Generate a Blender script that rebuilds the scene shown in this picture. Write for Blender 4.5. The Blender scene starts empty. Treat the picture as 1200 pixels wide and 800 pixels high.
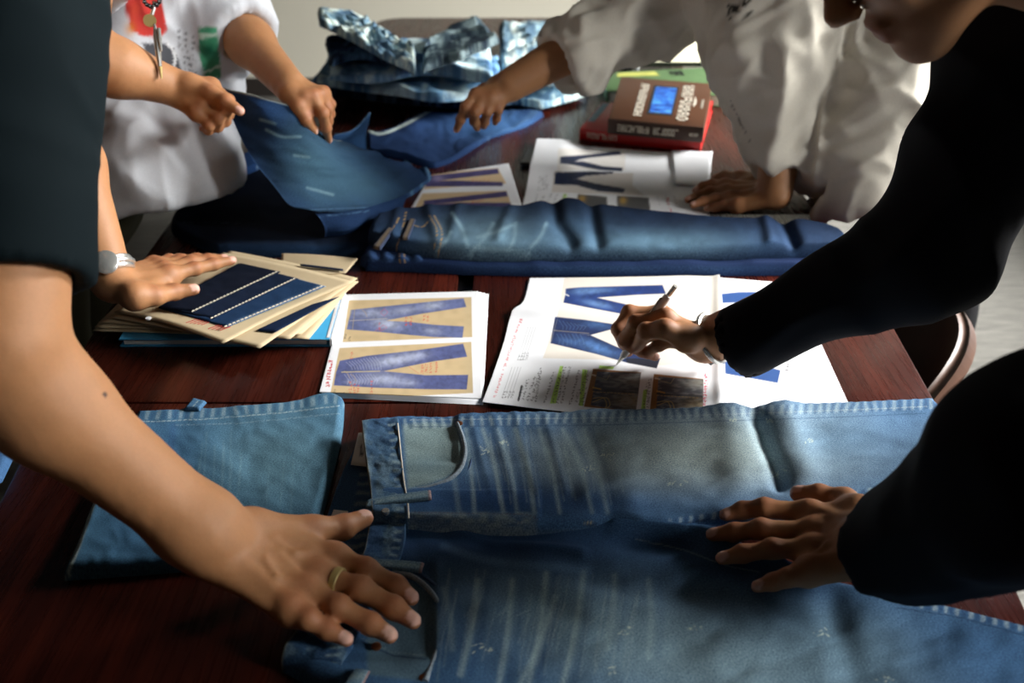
import bpy, bmesh, math, random
import numpy as np
from mathutils import Vector, Matrix
random.seed(7); RNG = np.random.default_rng(7)
SC = bpy.context.scene; COL = SC.collection
TZ = 0.75                                   # table top height
# ------------------------------------------------------------------ camera, light, exposure
FPX = 1167.0; TH = math.radians(28.36); CAM = np.array([0.0, 0.0, 1.424])
cd = bpy.data.cameras.new('camera'); cam = bpy.data.objects.new('camera', cd); COL.objects.link(cam)
cd.sensor_width = 36; cd.lens = FPX * 36 / 1200; cd.clip_start = 0.02
cam.location = CAM; cam.rotation_euler = (math.pi / 2 - TH, 0, 0)
cd.dof.use_dof = True; cd.dof.focus_distance = 1.16; cd.dof.aperture_fstop = 4.6
SC.camera = cam
w = bpy.data.worlds.new('sky'); SC.world = w; w.use_nodes = True
bg = w.node_tree.nodes['Background']; bg.inputs[0].default_value = (0.72, 0.82, 1.0, 1); bg.inputs[1].default_value = 0.7
def area(name, loc, tgt, sx, sy, power, col, spread=math.pi):
    l = bpy.data.lights.new(name, 'AREA'); l.shape = 'RECTANGLE'; l.size = sx; l.size_y = sy
    l.energy = power; l.color = col; l.spread = spread
    o = bpy.data.objects.new(name, l); COL.objects.link(o); o.location = loc
    o.rotation_euler = (Vector(tgt) - Vector(loc)).to_track_quat('-Z', 'Y').to_euler(); return o
area('daylight', (4.9, 2.75, 3.2), (0.2, 1.3, 0.7), 2.8, 1.8, 1250, (1.0, 0.985, 0.96))
area('daylight', (4.9, -0.7, 3.2), (0.2, 0.7, 0.75), 1.6, 1.6, 420, (1.0, 0.985, 0.96))  # added fill lamp for the near leg and forearm
vs = SC.view_settings; vs.view_transform = 'Standard'; vs.look = 'None'; vs.gamma = 1.0; vs.use_curve_mapping = False
vs.exposure = 0.36
SC.cycles.max_bounces = 6; SC.cycles.caustics_reflective = False; SC.cycles.caustics_refractive = False; SC.cycles.use_denoising = True

# ------------------------------------------------------------------ helpers
_c, _s = math.cos(TH), math.sin(TH)
def ray(px, py):
    a = (np.asarray(px, float) - 600) / FPX; b = -(np.asarray(py, float) - 400) / FPX
    return np.stack([a, _c + b * _s, -_s + b * _c], -1)
def P(px, py, z=TZ):                          # point of height z seen at a photo pixel
    d = ray(px, py); t = (np.asarray(z, float) - CAM[2]) / d[..., 2]; return CAM + d * t[..., None]
def D(px, py, zc): return CAM + ray(px, py) * np.asarray(zc, float)[..., None]
def proj(p):
    q = np.asarray(p) - CAM; zc = q[..., 1] * _c - q[..., 2] * _s
    return 600 + FPX * q[..., 0] / zc, 400 - FPX * (q[..., 1] * _s + q[..., 2] * _c) / zc
def lin(c):
    c = np.asarray(c, float); return np.where(c <= 0.04045, c / 12.92, ((c + 0.055) / 1.055) ** 2.4)
def S(r, g, b): return lin(np.array([r, g, b]) / 255.0)
def S4(r, g, b): return tuple(S(r, g, b)) + (1.0,)

def hashn(ix, iy, iz, seed):
    n = (ix * 374761393 + iy * 668265263 + iz * 2147483647 + seed * 1274126177) & 0xFFFFFFFF
    n = ((n ^ (n >> 13)) * 1274126177) & 0xFFFFFFFF
    return ((n ^ (n >> 16)) & 0xFFFF) / 65535.0
def vnoise(p, seed=0):                        # value noise in -1..1, p (...,3)
    p = np.asarray(p, float); i = np.floor(p).astype(np.int64); f = p - i; f = f * f * (3 - 2 * f)
    r = 0
    for dx in (0, 1):
        for dy in (0, 1):
            for dz in (0, 1):
                wt = (f[..., 0] if dx else 1 - f[..., 0]) * (f[..., 1] if dy else 1 - f[..., 1]) * (f[..., 2] if dz else 1 - f[..., 2])
                r = r + wt * hashn(i[..., 0] + dx, i[..., 1] + dy, i[..., 2] + dz, seed)
    return r * 2 - 1
def vn2(x, y, seed=0): return vnoise(np.stack([x, y, np.zeros_like(x)], -1), seed)
def fbm2(x, y, seed=0, o=3):
    r = 0; a = 1.0
    for k in range(o):
        ca, sa = math.cos(0.6 + 0.9 * k), math.sin(0.6 + 0.9 * k); X, Y = (x * ca - y * sa) * 2 ** k, (x * sa + y * ca) * 2 ** k
        r = r + a * vn2(X + 0.5 * vn2(Y * 0.7, X * 0.7, seed + 31), Y, seed + k); a *= 0.5
    return r
def sstep(a, b, x): t = np.clip((x - a) / (b - a), 0, 1); return t * t * (3 - 2 * t)

def tag(o, label=None, cat=None, group=None, kind=None):
    if label: o['label'] = label
    if cat: o['category'] = cat
    if group: o['group'] = group
    if kind: o['kind'] = kind
    return o
def empty(name, loc=(0, 0, 0)):
    o = bpy.data.objects.new(name, None); COL.objects.link(o); o.location = loc; o.empty_display_size = 0.05; return o
def adopt(o, parent):
    if parent is not None:
        o.parent = parent
        o.matrix_parent_inverse = Matrix.Translation(parent.location).inverted()
def mesh_np(name, V, F, mat, parent=None, col=None, uv=None, smooth=True, extra=None):
    V = np.ascontiguousarray(V, np.float32); me = bpy.data.meshes.new(name)
    faces = [np.asarray(F, np.int32)] if not isinstance(F, list) else [np.asarray(f, np.int32) for f in F]
    nl = sum(f.size for f in faces); nf = sum(len(f) for f in faces)
    me.vertices.add(len(V)); me.vertices.foreach_set('co', V.ravel())
    me.loops.add(nl); loops = np.concatenate([f.ravel() for f in faces]); me.loops.foreach_set('vertex_index', loops)
    me.polygons.add(nf); tot = np.concatenate([np.full(len(f), f.shape[1], np.int32) for f in faces])
    st = np.concatenate([[0], np.cumsum(tot)[:-1]]).astype(np.int32)
    me.polygons.foreach_set('loop_start', st); me.polygons.foreach_set('loop_total', tot)
    me.polygons.foreach_set('use_smooth', np.full(nf, smooth))
    if col is not None:
        ca = me.color_attributes.new('Col', 'FLOAT_COLOR', 'POINT')
        c4 = np.ones((len(V), 4), np.float32); c4[:, :3] = col; ca.data.foreach_set('color', c4.ravel())
    if uv is not None:
        ul = me.uv_layers.new(name='UVMap'); ul.data.foreach_set('uv', np.asarray(uv, np.float32)[loops].ravel())
    me.update(calc_edges=True); me.validate()
    o = bpy.data.objects.new(name, me); COL.objects.link(o)
    for m in (mat if isinstance(mat, (list, tuple)) else [mat]): me.materials.append(m)
    adopt(o, parent); return o
class MB:                                     # collects simple shapes into one mesh
    def __init__(s): s.bm = bmesh.new()
    def box(s, c, sz, rot=None, bev=0.0):
        r = bmesh.ops.create_cube(s.bm, size=1.0); vs_ = r['verts']
        M = Matrix.Translation(Vector(c)) @ (rot.to_4x4() if rot else Matrix()) @ Matrix.Diagonal((*sz, 1))
        bmesh.ops.transform(s.bm, matrix=M, verts=vs_)
        if bev > 0:
            es = list({e for v in vs_ for e in v.link_edges})
            bmesh.ops.bevel(s.bm, geom=es, offset=bev, segments=2, affect='EDGES', profile=0.5)
        return s
    def prism(s, pts, z0, z1, bev=0.0):       # polygon (x,y) extruded
        n = len(pts); a = [s.bm.verts.new((p[0], p[1], z0)) for p in pts]; b = [s.bm.verts.new((p[0], p[1], z1)) for p in pts]
        fs = [s.bm.faces.new(b), s.bm.faces.new(a[::-1])]
        for i in range(n): fs.append(s.bm.faces.new((a[i], a[(i + 1) % n], b[(i + 1) % n], b[i])))
        bmesh.ops.recalc_face_normals(s.bm, faces=fs)
        if bev > 0:
            es = list(set(fs[0].edges) | set(fs[1].edges))
            bmesh.ops.bevel(s.bm, geom=es, offset=bev, segments=2, affect='EDGES', profile=0.5)
        return s
    def tube(s, pts, r, seg=10, closed=False):
        pts = [Vector(p) for p in pts]; n = len(pts); rr = r if hasattr(r, '__len__') else [r] * n
        rings = []; up = Vector((0, 0, 1)); prev = None
        for i, p in enumerate(pts):
            t = (pts[(i + 1) % n] - pts[i - 1]) if closed else (pts[min(i + 1, n - 1)] - pts[max(i - 1, 0)])
            t.normalize()
            if prev is None:
                a = t.cross(up) if abs(t.z) < 0.95 else t.cross(Vector((1, 0, 0)))
            else: a = prev - t * prev.dot(t)
            a.normalize(); prev = a; b = t.cross(a)
            rings.append([s.bm.verts.new(p + (a * math.cos(q) + b * math.sin(q)) * rr[i]) for q in [2 * math.pi * k / seg for k in range(seg)]])
        m = n if closed else n - 1
        for i in range(m):
            A, B = rings[i], rings[(i + 1) % n]
            for k in range(seg): s.bm.faces.new((A[k], A[(k + 1) % seg], B[(k + 1) % seg], B[k]))
        if not closed: s.bm.faces.new(rings[0][::-1]); s.bm.faces.new(rings[-1])
        return s
    def build(s, name, mat, parent=None, smooth=True):
        bmesh.ops.recalc_face_normals(s.bm, faces=s.bm.faces)
        me = bpy.data.meshes.new(name); s.bm.to_mesh(me); s.bm.free()
        o = bpy.data.objects.new(name, me); COL.objects.link(o); me.materials.append(mat)
        if smooth:
            me.polygons.foreach_set('use_smooth', np.full(len(me.polygons), True))
            try: me.set_sharp_from_angle(angle=math.radians(38))
            except Exception: pass
        adopt(o, parent); return o

# ------------------------------------------------------------------ materials
class NT:
    def __init__(s, name):
        s.m = bpy.data.materials.new(name); s.m.use_nodes = True; s.t = s.m.node_tree; s.b = s.t.nodes['Principled BSDF']
    def n(s, typ, **kw):
        o = s.t.nodes.new('ShaderNode' + typ)
        for k, v in kw.items():
            if isinstance(k, str) and hasattr(o, k): setattr(o, k, v)
        return o
    def l(s, a, b): s.t.links.new(a, b)
    def mix(s, a, b, f, mode='MIX'):
        o = s.n('Mix', data_type='RGBA', blend_type=mode)
        for sock, v in ((o.inputs[0], f), (o.inputs[6], a), (o.inputs[7], b)):
            if hasattr(v, 'node'): s.l(v, sock)
            else: sock.default_value = v
        return o.outputs[2]
    def noise(s, vec, scale, detail=3, rough=0.55):
        o = s.n('TexNoise'); o.inputs['Scale'].default_value = scale; o.inputs['Detail'].default_value = detail; o.inputs['Roughness'].default_value = rough
        if vec is not None: s.l(vec, o.inputs['Vector'])
        return o.outputs[0]
    def mapping(s, src, scale, rot=(0, 0, 0)):
        tc = s.n('TexCoord'); mp = s.n('Mapping'); mp.inputs['Scale'].default_value = scale; mp.inputs['Rotation'].default_value = rot
        s.l(tc.outputs[src], mp.inputs['Vector']); return mp.outputs[0]
    def ramp(s, fac, stops):
        o = s.n('ValToRGB'); e = o.color_ramp.elements
        while len(e) < len(stops): e.new(0.5)
        for el, (p_, c_) in zip(e, stops): el.position = p_; el.color = c_
        s.l(fac, o.inputs[0]); return o.outputs[0]
    def bump(s, h, strength, dist=0.001):
        o = s.n('Bump'); o.inputs['Strength'].default_value = strength; o.inputs['Distance'].default_value = dist
        s.l(h, o.inputs['Height']); s.l(o.outputs[0], s.b.inputs['Normal']); return o
    def set(s, **kw):
        for k, v in kw.items():
            sock = s.b.inputs[k.replace('_', ' ')]
            if hasattr(v, 'node'): s.l(v, sock)
            else: sock.default_value = v
        return s
def plain(name, c, rough=0.6, metal=0.0, var=0.06, scale=40.0, **kw):
    t = NT(name); v = t.mapping('Object', (1, 1, 1)); nz = t.noise(v, scale)
    c = S4(*c); lo = tuple(x * (1 - var) for x in c[:3]) + (1,); hi = tuple(min(1, x * (1 + var)) for x in c[:3]) + (1,)
    t.set(Base_Color=t.ramp(nz, [(0.3, lo), (0.7, hi)]), Roughness=rough, Metallic=metal)
    for k, v_ in kw.items(): t.set(**{k: v_})
    return t.m
def attr_mat(name, rough=0.6, grain=0.0, gscale=(900, 900, 900), bump=0.0, src='UV', spec=0.5, sss=0.0, sheen=0.0):
    t = NT(name); a = t.n('VertexColor', layer_name='Col'); c = a.outputs[0]
    if grain > 0:
        v = t.mapping(src, gscale); nz = t.noise(v, 1.0, 2, 0.6)
        g = t.ramp(nz, [(0.25, (1 - grain,) * 3 + (1,)), (0.75, (1 + grain,) * 3 + (1,))])
        c = t.mix(c, g, 1.0, 'MULTIPLY')
        if bump > 0: t.bump(nz, bump, 0.0006)
    t.set(Base_Color=c, Roughness=rough, Specular_IOR_Level=spec)
    if sss > 0:
        t.set(Subsurface_Weight=sss, Subsurface_Scale=0.008); t.b.inputs['Subsurface Radius'].default_value = (1.0, 0.35, 0.2)
    if sheen > 0: t.set(Sheen_Weight=sheen, Sheen_Roughness=0.5)
    return t.m
def denim_mat():
    t = NT('denim'); a = t.n('VertexColor', layer_name='Col'); c = a.outputs[0]
    v1 = t.mapping('UV', (260, 1500, 1)); slub = t.noise(v1, 1.0, 3, 0.65)
    v2 = t.mapping('UV', (620, 800, 1)); fine = t.noise(v2, 1.0, 1, 0.6)
    g1 = t.ramp(slub, [(0.3, (0.66, 0.70, 0.76, 1)), (0.7, (1.36, 1.32, 1.26, 1))])
    g2 = t.ramp(fine, [(0.32, (0.58, 0.63, 0.70, 1)), (0.70, (1.5, 1.42, 1.32, 1))])
    c = t.mix(c, (0.92, 1.0, 0.90, 1), 1.0, 'MULTIPLY'); c = t.mix(t.mix(c, g1, 1.0, 'MULTIPLY'), g2, 1.0, 'MULTIPLY')
    w_ = t.n('TexWave', wave_type='BANDS', bands_direction='DIAGONAL'); w_.inputs['Scale'].default_value = 420; w_.inputs['Distortion'].default_value = 1.0
    t.l(t.mapping('UV', (1, 1, 1)), w_.inputs['Vector'])
    h = t.mix(fine, w_.outputs[0], 0.35); t.bump(h, 0.5, 0.0006)
    t.set(Base_Color=c, Roughness=0.9, Specular_IOR_Level=0.12)
    return t.m
DENIM = denim_mat()
PAPER = attr_mat('printed_paper', 0.62, 0.015, (60, 60, 60), spec=0.4)
SKIN = attr_mat('skin', 0.58, 0.05, (420, 420, 420), 0.10, 'Object', spec=0.42, sss=0.12)
CLOTH = attr_mat('woven_cloth', 0.85, 0.10, (700, 700, 700), 0.25, 'Object', spec=0.12)
M = dict(
    white=plain('white_paper', (236, 238, 240), 0.6, var=0.01), kraft=plain('kraft_card', (205, 186, 150), 0.75, var=0.04, scale=30),
    copper=plain('copper_rivet', (150, 92, 60), 0.35, 0.9), silver=plain('silver_metal', (205, 205, 200), 0.25, 0.75, var=0.02),
    gold=plain('pale_gold', (214, 192, 128), 0.3, 0.6, var=0.02), thread=plain('pale_thread', (222, 214, 196), 0.8),
    tan_thread=plain('tan_thread', (168, 140, 96), 0.8), black=plain('black_plastic', (14, 14, 15), 0.3), pen=plain('white_plastic', (225, 226, 228), 0.3, var=0.01),
    brown_book=plain('brown_cover', (80, 46, 23), 0.5), red_book=plain('red_cover', (196, 26, 24), 0.4), green_book=plain('green_cover', (88, 118, 76), 0.5),
    dark_cover=plain('dark_cover', (40, 46, 34), 0.5), cream=plain('cream_cover', (244, 240, 206), 0.55, var=0.02), pages=plain('page_block', (232, 228, 214), 0.7),
    blue_book=plain('light_blue_cover', (70, 166, 214), 0.4, var=0.03), wood_dark=plain('dark_wood', (54, 24, 16), 0.35, var=0.2, scale=12),
    chair=plain('brown_leather', (74, 48, 34), 0.5, var=0.12), leather=plain('black_leather', (16, 15, 15), 0.5), hair=plain('black_hair', (14, 12, 11), 0.5, var=0.3, scale=200),
    ink=plain('dark_ink', (24, 24, 26), 0.7), white_ink=plain('pale_ink', (222, 214, 196), 0.6), red_ink=plain('red_ink', (176, 40, 40), 0.7), cork=plain('wall_paint', (206, 202, 186), 0.9, var=0.02, scale=3),
    ceil=plain('ceiling_paint', (112, 110, 105), 0.9, var=0.01), panel=plain('dark_wall_panel', (62, 56, 50), 0.7, var=0.05, scale=4), base=plain('dark_baseboard', (38, 32, 28), 0.6), steel_edge=plain('grey_plastic', (70, 70, 72), 0.4))
# ------------------------------------------------------------------ cloth sheets and slabs
def curve(pts, n, smooth=True):
    p = np.asarray(pts, float); d = np.r_[0, np.cumsum(np.linalg.norm(np.diff(p, axis=0), axis=1))]; t = np.linspace(0, d[-1], n)
    if not smooth or len(p) < 3: return np.stack([np.interp(t, d, p[:, k]) for k in range(p.shape[1])], -1)
    m = np.zeros_like(p); m[1:-1] = (p[2:] - p[:-2]) / (d[2:] - d[:-2])[:, None]
    m[0] = (p[1] - p[0]) / (d[1] - d[0]); m[-1] = (p[-1] - p[-2]) / (d[-1] - d[-2])
    i = np.clip(np.searchsorted(d, t, 'right') - 1, 0, len(p) - 2); h = (d[i + 1] - d[i])[:, None]; s = (t - d[i])[:, None] / h
    return (2 * s**3 - 3 * s**2 + 1) * p[i] + (s**3 - 2 * s**2 + s) * h * m[i] + (-2 * s**3 + 3 * s**2) * p[i + 1] + (s**3 - s**2) * h * m[i + 1]
def W(pts, z=TZ):                             # photo points -> world points; (px,py) at height z or (px,py,height)
    return np.array([P(p[0], p[1], p[2] if len(p) > 2 else z) for p in pts])
def coons(bot, top, left, right, nu, nv):     # world polylines; bot/top run left to right, left/right bottom to top
    b, t_ = curve(bot, nu), curve(top, nu)
    l = curve(left, nv) if left is not None else np.linspace(b[0], t_[0], nv)
    r = curve(right, nv) if right is not None else np.linspace(b[-1], t_[-1], nv)
    u = np.linspace(0, 1, nu)[:, None, None]; v = np.linspace(0, 1, nv)[None, :, None]
    G = (1 - v) * b[:, None] + v * t_[:, None] + (1 - u) * l[None] + u * r[None]
    G -= (1 - u) * (1 - v) * b[0] + u * (1 - v) * b[-1] + (1 - u) * v * t_[0] + u * v * t_[-1]
    return G
def gridfaces(nu, nv):
    i = np.arange(nu * nv).reshape(nu, nv)
    return np.stack([i[:-1, :-1], i[1:, :-1], i[1:, 1:], i[:-1, 1:]], -1).reshape(-1, 4)
def ringidx(nu, nv):
    i = np.arange(nu * nv).reshape(nu, nv)
    return np.concatenate([i[:, 0], i[-1, 1:], i[-2::-1, -1], i[0, -2:0:-1]])
class Paint:                                  # flat colour on the vertices of a sheet (dye, wear, print, some painted light and shade), in photo coordinates of the surface
    def __init__(s, px, py, base):
        s.x, s.y = px, py; s.c = np.empty(px.shape + (3,)); s.c[:] = base
    def put(s, m, col, a=1.0):
        m = (m * a)[..., None]; s.c = s.c * (1 - m) + np.asarray(col) * m
    def dist(s, pts):
        p = np.asarray(pts, float); d = np.full(s.x.shape, 1e9); 
        for a, b in zip(p[:-1], p[1:]):
            e = b - a; L = max(e @ e, 1e-9); t = np.clip(((s.x - a[0]) * e[0] + (s.y - a[1]) * e[1]) / L, 0, 1)
            d = np.minimum(d, np.hypot(s.x - a[0] - t * e[0], s.y - a[1] - t * e[1]))
        return d
    def stroke(s, pts, wd, col, a=1.0, soft=0.8):
        s.put(1 - sstep(wd / 2 - soft / 2, wd / 2 + soft / 2 + 1e-6, s.dist(pts)), col, a)
    def dash(s, pts, wd, col, a=1.0, on=2.2, off=1.6):
        q = curve(pts, max(2, int(np.linalg.norm(np.diff(np.asarray(pts, float), axis=0), axis=1).sum() / (on + off))), False)
        for a_, b_ in zip(q[:-1], q[1:]): s.stroke([a_, a_ + (b_ - a_) * on / (on + off)], wd, col, a, 0.6)
    def blob(s, cx, cy, rx, ry, col, a=1.0, ang=0.0, pw=1.0):
        ca, sa = math.cos(ang), math.sin(ang); X = (s.x - cx) * ca + (s.y - cy) * sa; Y = -(s.x - cx) * sa + (s.y - cy) * ca
        s.put(np.exp(-((X / rx) ** 2 + (Y / ry) ** 2) ** pw), col, a)
    def inside(s, poly):
        p = np.asarray(poly, float); r = np.zeros(s.x.shape, bool)
        for (x1, y1), (x2, y2) in zip(p, np.roll(p, -1, 0)):
            if y1 == y2: continue
            r ^= ((y1 > s.y) != (y2 > s.y)) & (s.x < (x2 - x1) * (s.y - y1) / (y2 - y1) + x1)
        return r
    def poly(s, pts, col, a=1.0, soft=0.0):
        ins = s.inside(pts); d = s.dist(list(pts) + [pts[0]]); sd = np.where(ins, d, -d)
        s.put(sstep(-0.5 - soft, 0.5 + soft, sd), col, a); return sd
def edge_profile(G, er, which='lrbt'):
    nu, nv = G.shape[:2]; X = G[..., :2]
    d = np.full((nu, nv), 1e9)
    for k, line in (('l', X[:1]), ('r', X[-1:]), ('b', X[:, :1]), ('t', X[:, -1:])):
        if k in which: d = np.minimum(d, np.linalg.norm(X - line, axis=-1))
    t = np.clip(d / er, 0, 1); return np.sqrt(1 - (1 - t) ** 2)
def slab(name, bot, top, left=None, right=None, z0=TZ, thick=0.01, er=0.01, nu=120, nv=60, relief=None, paint=None, base=None, mat=None, parent=None, edges='lrbt', uvs=1.0, zb=0.0, zt=None, gap=0.0008, tilt=None, thin=False):
    """cloth lying at height z0: outline from photo points, rounded edges, relief(px,py,u,v,G) metres, paint(Paint,u,v,G) colours"""
    zt = 0.75 * thick if zt is None else zt
    def f(q, a, b):
        if q is None: return None
        r = np.array([P(p[0], p[1], z0 + a + (b - a) * i / max(len(q) - 1, 1)) for i, p in enumerate(q)]); r[:, 2] = z0; return r
    G = coons(f(bot, zb, zb), f(top, zt, zt), f(left, zb, zt), f(right, zb, zt), nu, nv); zb = G[..., 2].copy()
    u, v = np.meshgrid(np.linspace(0, 1, nu), np.linspace(0, 1, nv), indexing='ij')
    px, py = proj(G); ep = edge_profile(G, er, edges); H = thick * ep
    if relief is not None: H = (thick + relief(px, py, u, v, G)) if thin else H + relief(px, py, u, v, G) * np.clip(ep, 0, 1)
    ring = ringidx(nu, nv); G = G.copy(); G[..., 2] = zb + np.maximum(H, 0.0) + gap
    px, py = proj(G); pa = Paint(px, py, base if base is not None else S(60, 95, 140))
    if paint is not None: paint(pa, u, v, G)
    V = G.reshape(-1, 3); C = pa.c.reshape(-1, 3); n = len(V)
    low = V[ring].copy(); low[:, 2] = zb.reshape(-1)[ring] + gap * 0.5
    if tilt is not None: V = V.copy(); V[:, 2] += tilt(V[:, 0], V[:, 1]); low[:, 2] += tilt(low[:, 0], low[:, 1])
    k = len(ring); r2 = np.roll(ring, -1); li = n + np.arange(k)
    side = np.stack([ring, li, np.roll(li, -1), r2], -1)
    L = np.linalg.norm(np.diff(G[:, nv // 2, :2], axis=0), axis=1).sum(); Wd = np.linalg.norm(np.diff(G[nu // 2, :, :2], axis=0), axis=1).sum()
    uv = np.stack([u * L, v * Wd], -1).reshape(-1, 2) * uvs
    if thin:
        B = V - [0, 0, max(thick, 0.0003)]; Fg = gridfaces(nu, nv)
        return mesh_np(name, np.r_[V, B], np.r_[Fg, Fg[:, ::-1] + n, np.stack([ring, ring + n, r2 + n, r2], -1)], mat or DENIM, parent, np.r_[C, C], np.r_[uv, uv])
    o = mesh_np(name, np.r_[V, low], [gridfaces(nu, nv), side, li[None, ::-1]], mat or DENIM, parent, np.r_[C, C[ring]], np.r_[uv, uv[ring]])
    return o
def drape(name, bot, top, left, right, nu=80, nv=80, th=0.0012, relief=None, paint=None, base=None, parent=None, mat=None):
    """free hanging cloth: outline points (px,py,height)"""
    G = coons(W(bot), W(top), W(left) if left else None, W(right) if right else None, nu, nv)
    u, v = np.meshgrid(np.linspace(0, 1, nu), np.linspace(0, 1, nv), indexing='ij')
    N = np.cross(np.gradient(G, axis=0), np.gradient(G, axis=1)); N /= np.linalg.norm(N, axis=-1, keepdims=True) + 1e-12
    N *= np.sign((N * (CAM - G)).sum(-1, keepdims=True).sum())
    if relief is not None: G = G + N * relief(u, v, G)[..., None]
    px, py = proj(G); pa = Paint(px, py, base)
    if paint is not None: paint(pa, u, v, G)
    B = G - N * th; V = np.r_[G.reshape(-1, 3), B.reshape(-1, 3)]; n = nu * nv; ring = ringidx(nu, nv); r2 = np.roll(ring, -1)
    F = gridfaces(nu, nv); C = pa.c.reshape(-1, 3)
    uv = np.stack([u * np.linalg.norm(np.diff(G[:, nv // 2], axis=0), axis=1).sum(), v * np.linalg.norm(np.diff(G[nu // 2], axis=0), axis=1).sum()], -1).reshape(-1, 2)
    o = mesh_np(name, V, np.r_[F, F[:, ::-1] + n, np.stack([ring, r2, r2 + n, ring + n], -1)], mat or DENIM, parent, np.r_[C, C], np.r_[uv, uv])
    return o

# ------------------------------------------------------------------ smooth bodies from distance fields
def smin(a, b, k):
    if k <= 0: return np.minimum(a, b)
    h = np.clip(0.5 + 0.5 * (b - a) / k, 0, 1); return b + (a - b) * h - k * h * (1 - h)
class Field:
    def __init__(s, lo, hi, h):
        s.lo = np.asarray(lo, float); s.h = h; s.n = np.ceil((np.asarray(hi, float) - s.lo) / h).astype(int) + 1
        s.D = np.full(s.n, 0.08, np.float32)
        s.ax = [s.lo[k] + h * np.arange(s.n[k]) for k in range(3)]
    def sl(s, lo, hi):
        i0 = np.clip(np.floor((np.asarray(lo) - s.lo) / s.h).astype(int), 0, s.n); i1 = np.clip(np.ceil((np.asarray(hi) - s.lo) / s.h).astype(int) + 1, 0, s.n)
        return tuple(slice(a, b) for a, b in zip(i0, i1))
    def pts(s, sl): return np.stack(np.meshgrid(*[s.ax[k][sl[k]] for k in range(3)], indexing='ij'), -1).astype(np.float32)
    def cone_d(s, sl, a, b, ra, rb, flat=None):
        p = s.pts(sl); a = np.asarray(a, np.float32); b = np.asarray(b, np.float32)
        if flat is not None:
            nrm = np.asarray(flat[0], np.float32); nrm = nrm / np.linalg.norm(nrm); kf = 1.0 / flat[1] - 1.0
            p = p + ((p - a) @ nrm * kf)[..., None] * nrm; b = b + ((b - a) @ nrm * kf) * nrm
        e = b - a; t = np.clip(((p - a) @ e) / max(e @ e, 1e-9), 0, 1)
        return np.linalg.norm(p - a - t[..., None] * e, axis=-1) - (ra + (rb - ra) * t)
    def cone(s, a, b, ra, rb, k=0.01, flat=None, cut=False, D=None):
        D = s.D if D is None else D
        a = np.asarray(a, float); b = np.asarray(b, float); m = max(ra, rb) + k + 3 * s.h
        sl = s.sl(np.minimum(a, b) - m, np.maximum(a, b) + m)
        if min(x.stop - x.start for x in sl) <= 0: return s
        d = s.cone_d(sl, a, b, ra, rb, flat)
        D[sl] = -smin(-D[sl], d, k) if cut else smin(D[sl], d, k); return s
    def ball(s, c, r, k=0.01, flat=None, cut=False, D=None): return s.cone(c, np.asarray(c, float) + 1e-4, r, r, k, flat, cut, D)
    def plane_cut(s, c, n, rad):               # removes what lies beyond the plane, within rad of c
        c = np.asarray(c, float); n = np.asarray(n, float) / np.linalg.norm(n); sl = s.sl(c - rad, c + rad); p = s.pts(sl)
        d = (p - c) @ n; near = np.linalg.norm(p - c, axis=-1) < rad
        s.D[sl] = np.where(near, np.maximum(s.D[sl], d), s.D[sl]); return s
    def mesh(s):
        D = s.D.copy()
        for ax in range(3):
            i = [slice(None)] * 3
            for e in (0, -1): i[ax] = e; D[tuple(i)] = np.maximum(D[tuple(i)], 0.001)
        neg = D < 0; c = np.zeros(s.n - 1, np.int8)
        offs = [(x, y, z) for x in (0, 1) for y in (0, 1) for z in (0, 1)]
        for o in offs: c += neg[o[0]:o[0] + s.n[0] - 1, o[1]:o[1] + s.n[1] - 1, o[2]:o[2] + s.n[2] - 1]
        I = np.argwhere((c > 0) & (c < 8)); idx = np.full(s.n - 1, -1, np.int64); idx[tuple(I.T)] = np.arange(len(I))
        vals = {o: D[I[:, 0] + o[0], I[:, 1] + o[1], I[:, 2] + o[2]] for o in offs}
        acc = np.zeros((len(I), 3)); cnt = np.zeros(len(I))
        for o in offs:
            for ax in range(3):
                if o[ax]: continue
                q = list(o); q[ax] = 1; q = tuple(q); a, b = vals[o], vals[q]; m = (a < 0) != (b < 0)
                t = a[m] / (a[m] - b[m]); e = np.tile(np.array(o, float), (m.sum(), 1)); e[:, ax] = t; acc[m] += e; cnt[m] += 1
        V = s.lo + (I + acc / cnt[:, None]) * s.h; F = []
        for ax in range(3):
            a_, b_ = [k for k in range(3) if k != ax]
            A = neg[tuple(slice(0, -1) if k == ax else slice(1, -1) for k in range(3))]
            B = neg[tuple(slice(1, None) if k == ax else slice(1, -1) for k in range(3))]
            for flip in (0, 1):
                e = np.argwhere((A & ~B) if not flip else (~A & B))
                e[:, a_] += 1; e[:, b_] += 1; qs = []
                for da, db in ((-1, -1), (0, -1), (0, 0), (-1, 0)):
                    g = e.copy(); g[:, a_] += da; g[:, b_] += db; qs.append(idx[tuple(g.T)])
                q = np.stack(qs, -1); q = q[(q >= 0).all(1)]
                F.append(q[:, ::-1] if (flip ^ (ax == 1)) else q)
        return V, np.concatenate(F)
def vnormals(V, F):
    n = np.cross(V[F[:, 2]] - V[F[:, 0]], V[F[:, 3]] - V[F[:, 1]]); N = np.zeros_like(V)
    for k in range(4): np.add.at(N, F[:, k], n)
    return N / (np.linalg.norm(N, axis=1, keepdims=True) + 1e-12)
def relax(V, F, it=1, lam=0.5):
    for _ in range(it):
        A = np.zeros_like(V); c = np.zeros(len(V))
        for k in range(4):
            np.add.at(A, F[:, k], V[F[:, (k + 1) % 4]] + V[F[:, (k + 3) % 4]]); np.add.at(c, F[:, k], 2)
        V = V + lam * (A / np.maximum(c, 1)[:, None] - V)
    return V
def unit(v): v = np.asarray(v, float); return v / np.linalg.norm(v)

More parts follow.
